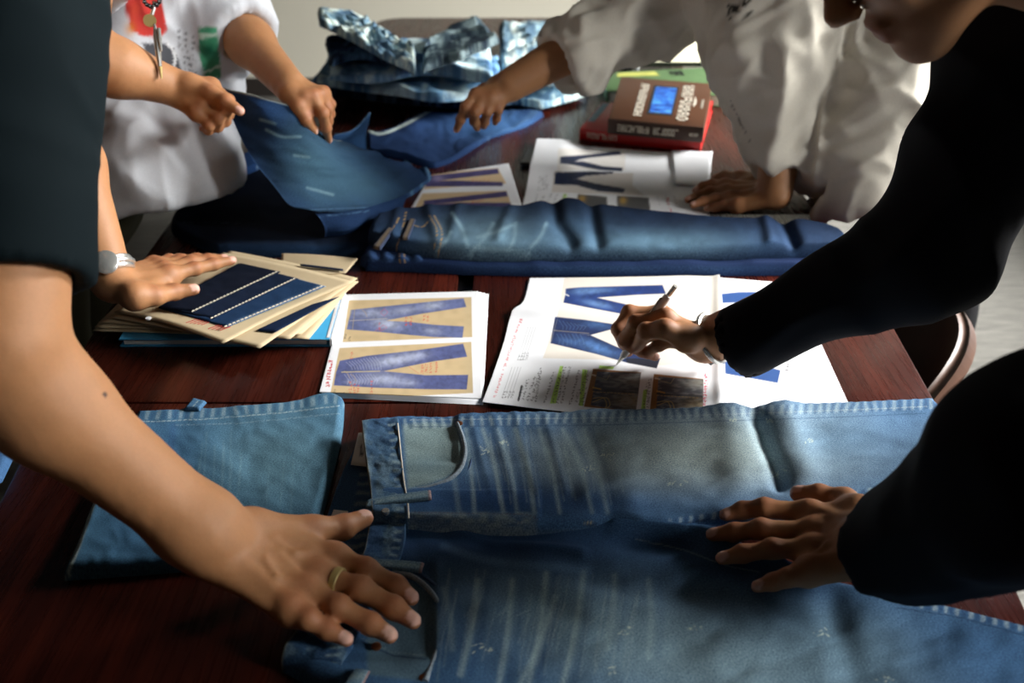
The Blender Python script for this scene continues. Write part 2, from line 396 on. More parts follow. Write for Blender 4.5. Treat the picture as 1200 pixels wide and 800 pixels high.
def limb_field(hands, limbs, h, k=0.012):
    """hands: list of dict(wrist,wr,fingers=[[4 pts]...],thumb=[4 pts],up,s); limbs: list of (a,b,ra,rb[,flat])"""
    allp = [np.asarray(q) for hd in hands for fl in hd['fingers'] + [hd['thumb'], [hd['wrist']]] for q in fl] + [np.asarray(p) for l in limbs for p in l[:2]]
    rmax = max([0.03] + [max(l[2], l[3]) for l in limbs]) + 0.012
    return Field(np.min(allp, 0) - rmax, np.max(allp, 0) + rmax, h)
def add_limb(F, limbs, k=0.02):
    for l in limbs: F.cone(l[0], l[1], l[2], l[3], k, l[4] if len(l) > 4 else None)
def add_hand(F, hd):
    s = hd.get('s', 1.0); up = unit(hd['up']); w_ = np.asarray(hd['wrist'], float); fs = [np.asarray(f, float) for f in hd['fingers']]
    mc = [f[0] for f in fs]; cen = np.mean(mc, 0); P_ = F.D
    # palm: a fan of flattened cones from the wrist to each knuckle, heel and thumb ball
    for i, m in enumerate(mc):
        lat = (i - 1.5) / 1.5; wv = w_ + (m - cen) * 0.38
        F.cone(wv - up * 0.002 * s, m - up * 0.004 * s, 0.0165 * s, 0.0122 * s, 0.012 * s, (up, 0.82))
    for a, b in zip(mc[:-1], mc[1:]): F.cone(a - up * 0.004 * s, b - up * 0.004 * s, 0.0105 * s, 0.0105 * s, 0.010 * s)
    th = np.asarray(hd['thumb'], float)
    F.cone(w_ + (th[0] - w_) * 0.3, th[0], 0.0175 * s, 0.0165 * s, 0.014 * s); F.cone(th[0], th[1], 0.0165 * s, 0.0122 * s, 0.012 * s)
    F.cone(th[0], mc[0] - up * 0.006 * s, 0.0125 * s, 0.010 * s, 0.014 * s)          # web of the thumb
    # fingers
    R_ = [[0.0102, 0.0093, 0.0083, 0.0068], [0.0105, 0.0096, 0.0086, 0.0070], [0.0100, 0.0091, 0.0081, 0.0067], [0.0088, 0.0080, 0.0072, 0.0060]]
    T = np.full_like(F.D, 0.08)
    for f, r in zip(fs, R_):
        E = np.full_like(F.D, 0.08)
        r = [q * s * hd.get('fat', 1.0) for q in r]
        for j in range(3): F.cone(f[j], f[j + 1], r[j], r[j + 1], 0.003 * s, D=E)
        for j in (1, 2): F.ball(f[j] + up * 0.0010 * s, r[j] * 1.03, 0.006 * s, D=E)
        T = smin(T, E, 0.0012 * s)
    E = np.full_like(F.D, 0.08)
    F.cone(th[1], th[2], 0.0118 * s, 0.0105 * s, 0.004 * s, D=E); F.cone(th[2], th[3], 0.0108 * s, 0.0083 * s, 0.004 * s, D=E); F.ball(th[2] + up * 0.001, 0.0111 * s, 0.004 * s, D=E)
    T = smin(T, E, 0.0012 * s)
    F.D[:] = smin(F.D, T, 0.0085 * s)
    for i, m in enumerate(mc):                                                        # knuckles and tendons
        F.ball(m + up * 0.0034 * s, 0.0090 * s, 0.008 * s)
        F.cone(w_ + (m - cen) * 0.25 + up * 0.0115 * s, m + up * 0.0065 * s, 0.003 * s, 0.0042 * s, 0.008 * s)
def add_veins(F, hd):
    s = hd.get('s', 1.0); up = unit(hd['up']); w_ = np.asarray(hd['wrist'], float); mc = [np.asarray(f[0], float) for f in hd['fingers']]
    for (i, t0, t1, jx) in ((0, 0.25, 0.92, 0.004), (1, 0.15, 0.85, -0.004), (2, 0.35, 0.95, 0.003)):
        e = (mc[i] + mc[i + 1]) / 2; sd = unit(np.cross(e - w_, up)); q = [w_ + (e - w_) * (t0 + (t1 - t0) * k / 3) + sd * jx * (-1) ** k * s + up * (0.0150 - 0.0016 * k) * s for k in range(4)]
        for a, b in zip(q[:-1], q[1:]): F.cone(a, b, 0.0022 * s, 0.0020 * s, 0.004 * s)
SKC = dict(base=S(176, 125, 84), red=S(168, 98, 68), nail=S(232, 186, 168), dark=S(150, 96, 66))
def skin_color(V, N, hands, tone=1.0):
    C = np.empty_like(V); C[:] = SKC['base']; n = vnoise(V * 45, 3) * 0.5 + vnoise(V * 110, 5) * 0.4
    C = C * (1 + 0.09 * n[:, None])
    def mixc(m, c): nonlocal C; C = C * (1 - m[:, None]) + c * m[:, None]
    for hd in hands:
        s = hd.get('s', 1.0); up = unit(hd['up'])
        for f in list(hd['fingers']) + [list(hd['thumb'])]:
            f = np.asarray(f, float)
            for j in (0, 1, 2): mixc(np.exp(-(np.linalg.norm(V - f[j] - up * 0.008 * s, axis=1) / (0.010 * s)) ** 2) * 0.55, SKC['red'])
            mixc(np.exp(-(np.linalg.norm(V - f[3], axis=1) / (0.012 * s)) ** 2) * 0.45, SKC['red'] * 1.15)
            ax = unit(f[3] - f[2]); nu_ = unit(up - ax * (up @ ax)) if abs(up @ ax) < 0.97 else unit(np.cross(ax, [1, 0, 0]))
            nu_ = unit(hd.get('nail_up', nu_) - ax * (np.asarray(hd.get('nail_up', nu_)) @ ax)); sd = np.cross(ax, nu_); q = V - f[3] - ax * 0.0012 * s
            a_, b_, c_ = q @ ax, q @ sd, q @ nu_; r = 0.0058 * s
            e = (np.abs(a_) / (r * 1.15)) ** 3 + (np.abs(b_) / r) ** 3
            mixc(sstep(1.15, 0.85, e) * (c_ > 0.0012 * s) * (c_ < 0.011 * s) * 0.9, SKC['nail'])
            mixc(np.exp(-((e - 1.15) / 0.3) ** 2) * (c_ > 0.001 * s) * (c_ < 0.011 * s) * 0.35, SKC['dark'])
    return C * tone
def fold_noise(V, dirs, amp, seed=0):
    """creases of cloth: ridged noise stretched along each direction (dir, across_scale, along_scale, weight)"""
    r = np.zeros(len(V))
    for i, (d, sa, sl_, wt) in enumerate(dirs):
        d = unit(d); a = np.cross(d, [0.31, 0.52, 0.79]); a = unit(a); b = np.cross(d, a)
        q = np.stack([V @ d * sl_, V @ a * sa, V @ b * sa], -1)
        q = q + 0.35 * np.stack([vnoise(q * 0.7, seed + 9 + i)] * 3, -1)
        r += wt * (1 - 2 * np.abs(vnoise(q, seed + i)))
    return r * amp
# ------------------------------------------------------------------ the room
RX0, RX1, RY0, RY1, RZ = -3.2, 2.7, -2.2, 5.5, 2.75
def carpet():
    t = NT('carpet'); v = t.mapping('Object', (9, 60, 1), (0, 0, 0.45)); n1 = t.noise(v, 1.0, 4, 0.6)
    n2 = t.noise(t.mapping('Object', (1, 1, 1)), 260, 2)
    c = t.ramp(n1, [(0.3, S4(98, 97, 93)), (0.7, S4(126, 124, 118))])
    t.set(Base_Color=t.mix(c, t.ramp(n2, [(0.3, (0.8, 0.8, 0.8, 1)), (0.7, (1.15, 1.15, 1.15, 1))]), 1.0, 'MULTIPLY'), Roughness=0.95, Specular_IOR_Level=0.1)
    t.bump(n2, 0.5, 0.003); return t.m
def struct(name, mb, m): o = mb.build(name, m, smooth=False); o['kind'] = 'structure'; return o
struct('floor', MB().box(((RX0 + RX1) / 2, (RY0 + RY1) / 2, -0.05), (RX1 - RX0, RY1 - RY0, 0.1)), carpet())
struct('ceiling', MB().box(((RX0 + RX1) / 2, (RY0 + RY1) / 2, RZ + 0.05), (RX1 - RX0, RY1 - RY0, 0.1)), M['ceil'])
struct('wall_back', MB().box(((RX0 + RX1) / 2, RY1 + 0.05, RZ / 2), (RX1 - RX0, 0.1, RZ)), M['cork'])
struct('wall_left', MB().box((RX0 - 0.05, (RY0 + RY1) / 2, RZ / 2), (0.1, RY1 - RY0, RZ)), M['panel'])
struct('wall_front', MB().box(((RX0 + RX1) / 2, RY0 - 0.05, RZ / 2), (RX1 - RX0, 0.1, RZ)), M['panel'])
wins = [(-0.9, 0.5), (1.2, 4.0)]; z0w, z1w = 0.95, 2.45  # unseen openings; the near one is added to let the fill lamp in
wr = MB(); ys = [RY0] + [q for a in wins for q in a] + [RY1]
for a, b in zip(ys[::2], ys[1::2]): wr.box((RX1 + 0.05, (a + b) / 2, RZ / 2), (0.1, b - a, RZ))
for a, b in wins:
    wr.box((RX1 + 0.05, (a + b) / 2, z0w / 2), (0.1, b - a, z0w)); wr.box((RX1 + 0.05, (a + b) / 2, (z1w + RZ) / 2), (0.1, b - a, RZ - z1w))
struct('wall_right', wr, M['cork'])
for i, (a, b) in enumerate(wins):
    m = MB(); ym = (a + b) / 2
    for y in ((a + 0.02, ym, b - 0.02) if i == 0 else (a + 0.02, a + 0.93, a + 1.87, b - 0.02)): m.box((RX1 + 0.05, y, (z0w + z1w) / 2), (0.06, 0.04, z1w - z0w))
    for z in (z0w + 0.02, z1w - 0.02): m.box((RX1 + 0.05, ym, z), (0.06, b - a, 0.04))
    wf = struct('window_%d' % (i + 1), m, M['white'])
    s_ = MB().box((RX1 - 0.05, ym, z0w - 0.015), (0.16, b - a + 0.1, 0.03)).build('window_sill', M['white'], wf, False)
for nm, c_, sz in (('baseboard_back', ((RX0 + RX1) / 2, RY1 - 0.008, 0.05), (RX1 - RX0, 0.016, 0.10)), ('baseboard_left', (RX0 + 0.008, (RY0 + RY1) / 2, 0.05), (0.016, RY1 - RY0, 0.10)), ('baseboard_right', (RX1 - 0.008, (RY0 + RY1) / 2, 0.05), (0.016, RY1 - RY0, 0.10))):
    struct(nm, MB().box(c_, sz), M['base'])

# ------------------------------------------------------------------ the table
def wood():
    t = NT('mahogany'); v = t.mapping('Object', (26, 1.6, 8)); n1 = t.noise(v, 1.0, 5, 0.6); n2 = t.noise(t.mapping('Object', (240, 9, 40)), 1.0, 3, 0.6)
    c = t.ramp(n1, [(0.25, S4(38, 12, 8)), (0.5, S4(58, 21, 13)), (0.75, S4(84, 32, 19))])
    c = t.mix(c, t.ramp(n2, [(0.35, (0.72, 0.68, 0.66, 1)), (0.65, (1.12, 1.12, 1.12, 1))]), 1.0, 'MULTIPLY')
    t.set(Base_Color=c, Roughness=t.ramp(n2, [(0.3, (0.25,) * 3 + (1,)), (0.7, (0.31,) * 3 + (1,))]), Specular_IOR_Level=0.24)
    return t.m
WOOD = wood()
TXC = -0.025; tyk = np.array([0.05, 0.4, 0.71, 1.09, 1.31, 1.71, 2.05, 2.54, 3.1, 3.45, 3.70]); twk = np.array([0.43, 0.475, 0.513, 0.568, 0.585, 0.603, 0.59, 0.556, 0.508, 0.465, 0.43])
def thw(y): return np.interp(y, tyk, twk)
def tpoly(y0, y1, x0=None, x1=None):
    yy = np.linspace(y0, y1, 24); R_ = [(TXC + thw(y), y) for y in yy]; L_ = [(TXC - thw(y), y) for y in yy[::-1]]
    if y1 > 3.6:
        R_ = [p for p in R_ if p[1] < 3.58]; L_ = [p for p in L_ if p[1] < 3.58]
        xr, xl = R_[-1][0], L_[0][0]; a = np.linspace(0, math.pi / 2, 7)
        R_ += [(xr - 0.11 + 0.11 * math.cos(q), 3.58 + 0.11 * math.sin(q)) for q in a]; L_ = [(xl + 0.11 - 0.11 * math.cos(q), 3.58 + 0.11 * math.sin(q)) for q in a[::-1]] + L_
    if x0 is not None: L_ = [(x0, y1), (x0, y0)]
    if x1 is not None: R_ = [(x1, y0), (x1, y1)]
    return R_ + L_
table = empty('conference_table', (TXC, 1.9, 0))
tag(table, 'long boat-shaped reddish mahogany conference table under all the jeans and papers', 'table')
sx = -0.075
for a in ((0.05, 1.0835, None, None), (1.086, 1.75, None, sx - 0.0125), (1.086, 1.75, sx + 0.0125, None), (1.752, 3.70, None, None)):
    MB().prism(tpoly(*a), TZ - 0.032, TZ, 0.003).build('top_panel', WOOD, table)
MB().box((sx, 1.418, TZ - 0.02), (0.0245, 0.664, 0.02)).build('cable_slot', M['black'], table)
MB().prism([(TXC + (x - TXC) * 0.9, 1.9 + (y - 1.9) * 0.95) for x, y in tpoly(0.05, 3.60)], TZ - 0.075, TZ - 0.034).build('apron', M['wood_dark'], table)
for y in (0.75, 3.0):
    m = MB(); m.box((TXC, y, 0.36), (0.56, 0.07, 0.62), bev=0.006); m.build('leg', M['wood_dark'], table)
    MB().box((TXC, y, 0.025), (0.70, 0.16, 0.05), bev=0.008).build('foot', M['wood_dark'], table)

# ------------------------------------------------------------------ chair at the right side of the table
ch = empty('meeting_chair', (0.78, 1.48, 0))
tag(ch, 'brown curved-back meeting chair pushed in at the right edge of the table', 'chair')
def chair_shell():
    nu, nv = 26, 18; V = []; rows = []
    for side in (0, 1):
        G = np.zeros((nu, nv, 3))
        for i in range(nu):
            a = math.radians(-62 + 124 * i / (nu - 1)); r = 0.27 + 0.035 * side
            for j in range(nv):
                z = 0.36 + (0.30 - 0.08 * (abs(a) / 1.08) ** 3) * j / (nv - 1); lean = 0.06 * (j / (nv - 1)) ** 1.5
                G[i, j] = (0.43 + r * math.cos(a) + lean - (0.02 if (j in (0, nv - 1)) and side else 0), 1.56 + r * math.sin(a), z)
        V.append(G.reshape(-1, 3))
    n = nu * nv; F = gridfaces(nu, nv); ring = ringidx(nu, nv); r2 = np.roll(ring, -1)
    return np.concatenate(V), np.r_[F[:, ::-1], F + n, np.stack([ring, ring + n, r2 + n, r2], -1)]
V_, F_ = chair_shell(); mesh_np('backrest', V_, F_, M['chair'], ch)
MB().prism([(0.45 + 0.25 * math.cos(q) * (1 if math.cos(q) > 0 else 0.95), 1.56 + 0.24 * math.sin(q)) for q in np.linspace(0, 2 * math.pi, 28)[:-1]], 0.40, 0.47, 0.02).build('seat', M['leather'], ch)
for dx, dy in ((0.27, 1.38), (0.27, 1.74), (0.64, 1.38), (0.64, 1.74)):
    MB().tube([(dx + (0.02 if dx > 0.5 else -0.02), dy, 0.0), (dx, dy + (1.56 - dy) * 0.2, 0.41)], [0.013, 0.017]).build('leg', M['wood_dark'], ch)

# ------------------------------------------------------------------ printed pages
def zz(o, s): return lambda *p: [(o[0] + x / s, o[1] + y / s) for x, y in p]
def glyphs(pa, p0, p1, h, col, a=0.85, n=None, dens=3, seed=0, gap=0.0, wd=0.7):
    """a line of small illegible characters from p0 to p1 (photo points), height vector h"""
    r = np.random.default_rng(seed); p0 = np.array(p0, float); p1 = np.array(p1, float); h = np.array(h, float); n = n or max(3, int(np.linalg.norm(p1 - p0) / 3.2))
    e = (p1 - p0) / n; lo = np.minimum(np.minimum(p0, p1), np.minimum(p0, p1) + h) - 4; hi = np.maximum(np.maximum(p0, p1), np.maximum(p0, p1) + h) + 4
    m = (pa.x > lo[0]) & (pa.x < hi[0]) & (pa.y > lo[1]) & (pa.y < hi[1])
    if not m.any(): return
    sub = Paint(pa.x[m], pa.y[m], 0); sub.c = pa.c[m]
    for k in range(n):
        if r.random() < gap: continue
        b = p0 + e * (k + 0.1)
        for _ in range(dens):
            q = r.random((2, 2)); 
            if r.random() < 0.6: q[1, r.integers(2)] = q[0, r.integers(2)]
            sub.stroke([b + e * 0.78 * q[0, 0] + h * q[0, 1], b + e * 0.78 * q[1, 0] + h * q[1, 1]], wd, col, a, 0.7)
    pa.c[m] = sub.c
def sheet(name, corners, z0, nu, nv, paint, label, cat='paper', group=None, bend=None, left=None, right=None, th=0.0004, base=S(238, 240, 243), bot=None, top=None):
    bl, br, tr, tl = corners
    rel = (lambda px, py, u, v, G: bend(px, py, u, v)) if bend else None
    o = slab(name, bot or [bl, br], top or [tl, tr], left, right, z0, th, 0.0005, nu, nv, rel, paint, base, PAPER, gap=0.0002, thin=bend is not None)
    return tag(o, label, cat, group)
BLUEP = S(92, 104, 168); TANP = S(204, 180, 138)
def jeans_print(pa, leg1, leg2, dark, light, fades, seams=True):
    for L in (leg1, leg2): pa.poly(L, dark)
    m = pa.inside(leg1) | pa.inside(leg2)
    q = Paint(pa.x, pa.y, 0); q.c = pa.c.copy(); n = fbm2(pa.x * 0.22, pa.y * 0.3, 4)
    for (x, y, rx, ry, ang, a) in fades: q.blob(x, y, rx, ry, light, a, ang)
    q.c *= np.clip(1 + 0.22 * n, 0.4, 1.6)[..., None]; pa.c = np.where(m[..., None], q.c, pa.c)
z5 = zz((360, 320), 4.704)
def page_stack(pa, u, v, G):
    for quad in (z5((230, 150), (905, 132), (910, 352), (195, 380)), z5((178, 412), (905, 378), (914, 660), (120, 700))):
        pa.poly(quad, TANP); m = pa.inside(quad); n = vn2(pa.x * 0.12, pa.y * 0.2, 2); pa.c = np.where(m[..., None], pa.c * (1 + 0.10 * n)[..., None], pa.c)
        pa.put(m * sstep(-0.2, 1.0, np.clip((pa.x - 538) / 20, 0, 1) + 0.3 * n) * 0.35, S(170, 160, 130))
    up1 = z5((240, 202), (420, 183), (600, 165), (862, 138), (878, 186), (640, 222), (490, 250), (430, 262), (228, 262)); lo1 = z5((228, 258), (430, 262), (560, 268), (700, 284), (864, 293), (856, 356), (700, 352), (540, 338), (380, 322), (218, 310))
    jeans_print(pa, up1, lo1, S(94, 104, 146), S(190, 198, 218), [(*z5((690, 180))[0], 12, 4, -0.1, 0.7), (*z5((540, 205))[0], 14, 4, -0.1, 0.5), (*z5((440, 280))[0], 16, 6, 0.1, 0.7), (*z5((690, 318))[0], 10, 4, 0.1, 0.4), (*z5((360, 220))[0], 20, 5, 0, 0.45)])
    up2 = z5((180, 482), (330, 455), (600, 425), (860, 388), (882, 460), (700, 485), (480, 528), (420, 540), (160, 545)); lo2 = z5((160, 540), (420, 540), (480, 545), (650, 562), (888, 560), (880, 640), (700, 640), (400, 632), (146, 618))
    jeans_print(pa, up2, lo2, S(82, 90, 136), S(190, 198, 220), [(*z5((480, 480))[0], 26, 6, -0.15, 0.75), (*z5((600, 455))[0], 12, 4, -0.1, 0.5), (*z5((430, 585))[0], 24, 7, 0.05, 0.65), (*z5((560, 605))[0], 10, 4, 0, 0.4), (*z5((260, 600))[0], 10, 3, 0, 0.4)])
    r = np.random.default_rng(3)
    for q in ((246, 205, 226, 262, 0), (262, 200, 250, 308, 0)): pa.stroke(z5((q[0], q[1]), (q[2], q[3])), 0.8, S(180, 165, 110), 0.6)
    for k in range(11):
        x = 215 + 16 * k; pa.stroke(z5((x, 490 - k * 3), (x + 26, 512 - k * 2), (x + 34, 530)), 0.7, S(190, 196, 220), 0.45); pa.stroke(z5((x - 10, 558), (x + 14, 590), (x + 6, 612)), 0.7, S(190, 196, 220), 0.45)
    pa.stroke(z5((190, 545), (400, 540)), 1.1, S(206, 190, 140), 0.8); pa.stroke(z5((235, 262), (440, 250)), 0.8, S(200, 190, 170), 0.6)
    for c_ in ((300, 165), (225, 560), (240, 520), (205, 505)): pa.stroke(z5((c_[0], c_[1] + 35), (c_[0] + 20, c_[1] + 50), (c_[0] + 30, c_[1] + 75)), 0.7, S(196, 170, 120), 0.6)
    red = S(206, 74, 58)
    for (x, y, w_, n) in ((540, 236, 16, 3), (640, 224, 12, 2), (565, 240, 14, 3), (660, 230, 12, 2), (630, 500, 16, 4), (650, 498, 16, 4), (675, 492, 18, 4), (708, 488, 18, 5), (232, 596, 26, 5), (256, 606, 22, 5), (272, 612, 18, 4), (350, 590, 26, 5), (240, 430, 14, 3), (395, 270, 14, 2)):
        glyphs(pa, z5((x, y))[0], z5((x - 4, y + w_ * 3.4))[0], (3.2, 0), red, 0.75, n, 3, int(x + y))
    pa.stroke(z5((405, 215), (425, 195), (445, 215), (425, 235), (405, 220)), 0.7, S(190, 90, 120), 0.6); pa.stroke(z5((375, 318), (420, 285), (440, 300), (400, 322)), 0.7, S(190, 90, 120), 0.6)
    pa.stroke(z5((560, 515), (615, 552)), 0.6, red, 0.6)
    glyphs(pa, z5((118, 478))[0], z5((100, 625))[0], (5.0, 0.6), S(198, 40, 52), 0.95, 9, 4, 12, 0, 0.9)
    for q in ((230, 345), (195, 655), (145, 640), (205, 335)): glyphs(pa, z5(q)[0], z5((q[0] - 4, q[1] + 28))[0], (2.4, 0), S(90, 80, 60), 0.7, 3, 3, q[0])
stack = [('blank', 1.2, 6.0), ('b', 0.8, 4.0), ('c', 0.4, 2.0)]
for i, (dx, dy) in enumerate(((12.5, 6.5), (8.5, 4.5), (4.5, 2.4))):
    sheet('printed_sheet', ((376 + dx * 0.2, 459 + dy), (565 + dx * 0.1, 468 + dy), (560 + dx, 341 + dy * 0.5), (404 + dx * 0.6, 345 + dy * 0.3)), TZ + 0.0003 + 0.0004 * i, 4, 4, None,
          ('lowest', 'middle', 'uppermost')[i] + ' of three white sheets peeping out under the page with two jeans photos', group='sheets under the page with two jeans photos')
sheet('printed_page', ((374, 459.5), (565, 467.5), (560, 341), (404, 345)), TZ + 0.0016, 300, 190, page_stack, 'white page printed with two violet-blue jeans photos on tan ground and red handwriting')

z7 = zz((560, 300), 4.0)
def spec_fold(px, py, u, v):
    return 0.006 * np.exp(-((py - (363 + (px - 603) * 0.06)) / 9.0) ** 2) * sstep(760, 610, px) + 0.003 * np.exp(-((px - 843) / 7) ** 2) + 0.0012 * (1 + vn2(px * 0.02, py * 0.03, 8))
INK = S(60, 60, 66)
def spec_left(pa, u, v, G):
    beige = S(226, 218, 204)
    pa.poly(z7((405, 100), (1135, 88), (1135, 500), (850, 512), (640, 486), (305, 478), (370, 290)), beige, 0.85)
    up = z7((412, 152), (480, 146), (680, 140), (866, 135), (882, 176), (740, 182), (566, 194), (480, 215), (408, 190)); lo = z7((408, 188), (500, 188), (566, 196), (740, 236), (880, 280), (860, 305), (680, 272), (500, 238), (400, 218))
    jeans_print(pa, up, lo, S(26, 52, 112), S(110, 148, 200), [(*z7((540, 162))[0], 22, 3.2, -0.05, 0.7), (*z7((560, 225))[0], 16, 3.2, 0.2, 0.7), (*z7((480, 165))[0], 8, 5, 0, 0.3)])
    up2 = z7((362, 284), (500, 298), (660, 322), (860, 340), (860, 365), (700, 342), (620, 345), (528, 370), (440, 360), (350, 345)); lo2 = z7((350, 345), (528, 370), (640, 420), (740, 460), (856, 478), (838, 526), (700, 500), (560, 460), (440, 432), (340, 408))
    jeans_print(pa, up2, lo2, S(20, 40, 84), S(86, 130, 190), [(*z7((560, 430))[0], 22, 6, 0.35, 0.75), (*z7((560, 322))[0], 16, 4, 0.15, 0.4), (*z7((420, 400))[0], 12, 4, 0.2, 0.3)])
    pa.poly(z7((690, 478), (850, 482), (838, 526), (700, 500)), S(16, 18, 30), 0.9)
    pa.stroke(z7((355, 348), (520, 362)), 0.9, S(150, 140, 120), 0.5); pa.stroke(z7((372, 295), (362, 330), (345, 400)), 0.8, S(150, 150, 150), 0.35)
    for k in range(7): pa.stroke(z7((380 + 18 * k, 300 + 4 * k), (400 + 18 * k, 330), (398 + 16 * k, 345)), 0.6, S(110, 140, 180), 0.3); pa.stroke(z7((370 + 18 * k, 365), (385 + 18 * k, 392), (378 + 20 * k, 415)), 0.6, S(110, 140, 180), 0.35)
    pa.stroke(z7((410, 178), (425, 186)), 1.6, S(225, 225, 225), 0.7)
    for quad, sd in ((z7((540, 528), (765, 545), (740, 731), (497, 705)), 1), (z7((825, 552), (1057, 575), (1055, 722), (805, 728)), 2)):
        pa.poly(quad, S(140, 92, 36)); q0, q1, q2, q3 = np.array(quad)
        den = [q0 + (q1 - q0) * 0.1 + (q3 - q0) * 0.06, q1 + (q3 - q0) * 0.02, q2, q3 + (q2 - q3) * 0.12 + (q0 - q3) * 0.05]
        pa.poly(den, S(60, 66, 84)); m = pa.inside(den); n = vn2(pa.x * 0.16 + pa.y * 0.28, pa.y * 0.5 - pa.x * 0.1, 20 + sd)
        cx, cy = np.mean(quad, 0)
        pa.put(m * np.exp(-(((pa.y - cy - 12) / 9) ** 2)) * sstep(cx - 20, cx + 26, pa.x) * 0.75, S(166, 148, 112)); pa.put(m * np.exp(-(((pa.y - cy + 12) / 8) ** 2)) * sstep(cx - 20, cx + 26, pa.x) * 0.7, S(142, 138, 122))
        pa.put(m * sstep(0.1, 0.5, n) * 0.35, S(150, 150, 150)); pa.put(m * sstep(0.1, 0.5, -n) * 0.4, S(24, 28, 40))
        pa.stroke([(cx - 24, cy), (cx + 28, cy + 3)], 2.0, S(26, 28, 40), 0.7); pa.dash([(cx - 24, cy + 2), (cx + 26, cy + 5)], 0.8, S(196, 160, 90), 0.7)
        for k in (0, 4): pa.stroke(curve([(cx - 24, cy + 10 + k), (cx - 12 + k, cy + 9), (cx - 8 + k, cy + 18), (cx - 12, cy + 23)], 12), 0.8, S(206, 176, 100), 0.75)
        pa.stroke([(cx - 26, cy - 18), (cx - 21, cy - 17)], 1.5, S(230, 220, 200), 0.8); pa.stroke([(cx - 24, cy - 3), (cx - 15, cy - 1)], 1.6, S(220, 170, 70), 0.7); pa.stroke([(cx - 22, cy - 16), (cx - 8, cy - 12), (cx - 4, cy - 18)], 0.8, S(180, 170, 130), 0.5)
    grn = S(176, 226, 74)
    for q in (z7((385, 515), (400, 515), (366, 690), (338, 690)), z7((490, 530), (513, 533), (492, 702), (474, 700)), z7((570, 512), (640, 518), (632, 530), (566, 527)), z7((776, 628), (795, 622), (786, 690), (784, 730), (764, 730))): pa.poly(q, grn, 0.9)
    # columns of small print; each runs up the sheet
    def col(x0, y0, x1, y1, w_, c=INK, a=0.75, sd=0, gp=0.05): glyphs(pa, z7((x0, y0))[0], z7((x1, y1))[0], (w_ / 4, w_ / 30), c, a, None, 3, sd + x0, gp, 0.6)
    for k, (xb, xt, yt, yb) in enumerate(((185, 205, 605, 672), (203, 228, 575, 676), (224, 262, 560, 678), (244, 282, 540, 682), (262, 292, 520, 684), (306, 350, 540, 688), (343, 392, 515, 688), (365, 404, 515, 690), (384, 424, 515, 690), (424, 470, 530, 698), (450, 474, 605, 700), (470, 500, 530, 700), (482, 512, 532, 702), (770, 790, 590, 728), (788, 800, 572, 728))): col(xb, yb, xt, yt, 13, INK, 0.8, k, 0.04)
    for k in range(4):
        pa.stroke(z7((112 + 14 * k, 664), (160 + 14 * k, 520)), 0.5, INK, 0.5); col(110 + 14 * k, 666, 122 + 14 * k, 630, 10, INK, 0.7, k)
        pa.stroke(z7((186 + 12 * k, 486), (236 + 12 * k, 330)), 0.5, INK, 0.45); col(184 + 12 * k, 488, 196 + 12 * k, 450, 10, INK, 0.6, 40 + k)
    pa.dash(z7((190, 675), (206, 606)), 2.4, S(20, 20, 24), 0.9, 1.4, 0.6)
    glyphs(pa, z7((72, 660))[0], z7((186, 318))[0], (3.0, 0.4), S(216, 96, 104), 0.85, 34, 3, 5, 0.12); glyphs(pa, z7((190, 312))[0], z7((196, 292))[0], (3.4, 0.4), S(206, 50, 60), 0.95, 2, 4, 6)
    glyphs(pa, z7((1078, 548))[0], z7((1072, 715))[0], (-4.2, 0), S(224, 60, 92), 0.9, 12, 4, 9, 0, 0.8)
    pa.dash(z7((1078, 160), (1078, 178)), 0.8, INK, 0.5)
sheet('spec_sheet', None or ((565, 473), (848, 490), (843, 324), (621, 326)), TZ + 0.0022, 420, 260, spec_left, 'white printed sheet under the pen with two dark blue jeans, small text and green highlights', bend=spec_fold,
      left=[(565, 473), (576, 444), (590, 402), (600, 368), (611, 360), (621, 326)], bot=[(565, 473), (625, 480), (685, 486), (760, 492), (848, 495)])
z8 = zz((800, 267), 3.0)
def spec_right(pa, u, v, G):
    pa.poly(z8((137, 231), (200, 225), (330, 224), (330, 258), (140, 264)), S(40, 78, 140)); pa.poly(z8((130, 290), (330, 350), (330, 395), (140, 330)), S(40, 78, 140)); pa.poly(z8((148, 462), (230, 470), (344, 500), (334, 545), (150, 512)), S(44, 84, 148))
    glyphs(pa, z8((372, 430))[0], z8((360, 505))[0], (3.4, 0), INK, 0.85, 6, 4, 3); glyphs(pa, z8((366, 432))[0], z8((368, 505))[0], (2.0, 0), INK, 0.6, 7, 2, 4)
sheet('spec_sheet', ((842, 492), (998, 481), (930, 332), (838, 324.5)), TZ + 0.0004, 240, 190, spec_right, "white printed sheet with two straight blue trouser legs, under the dark-sleeved forearm")
z2 = zz((300, 0), 3.0)
def back_page(pa, u, v, G):
    for quad in (z2((610, 610), (850, 590), (880, 645), (590, 665)), z2((585, 680), (880, 670), (905, 740), (545, 760))): pa.poly(quad, S(212, 184, 140), 0.95)
    for a_, b_ in ((z2((605, 618), (850, 592), (855, 610), (700, 628), (600, 640)), z2((600, 636), (700, 634), (868, 640), (868, 654), (595, 656))), (z2((590, 705), (720, 690), (880, 672), (886, 690), (720, 708), (590, 720)), z2((588, 718), (720, 712), (895, 712), (900, 740), (575, 745)))):
        jeans_print(pa, a_, b_, S(70, 62, 110), S(150, 140, 170), [(*z2((640, 628))[0], 8, 3, 0, 0.6)])
    glyphs(pa, z2((545, 715))[0], z2((540, 740))[0], (3, 0), S(196, 90, 140), 0.6, 3); glyphs(pa, z2((760, 630))[0], z2((820, 628))[0], (0, 3), S(206, 110, 60), 0.6, 5); glyphs(pa, z2((760, 705))[0], z2((800, 700))[0], (0, 3), S(206, 90, 60), 0.6, 4)
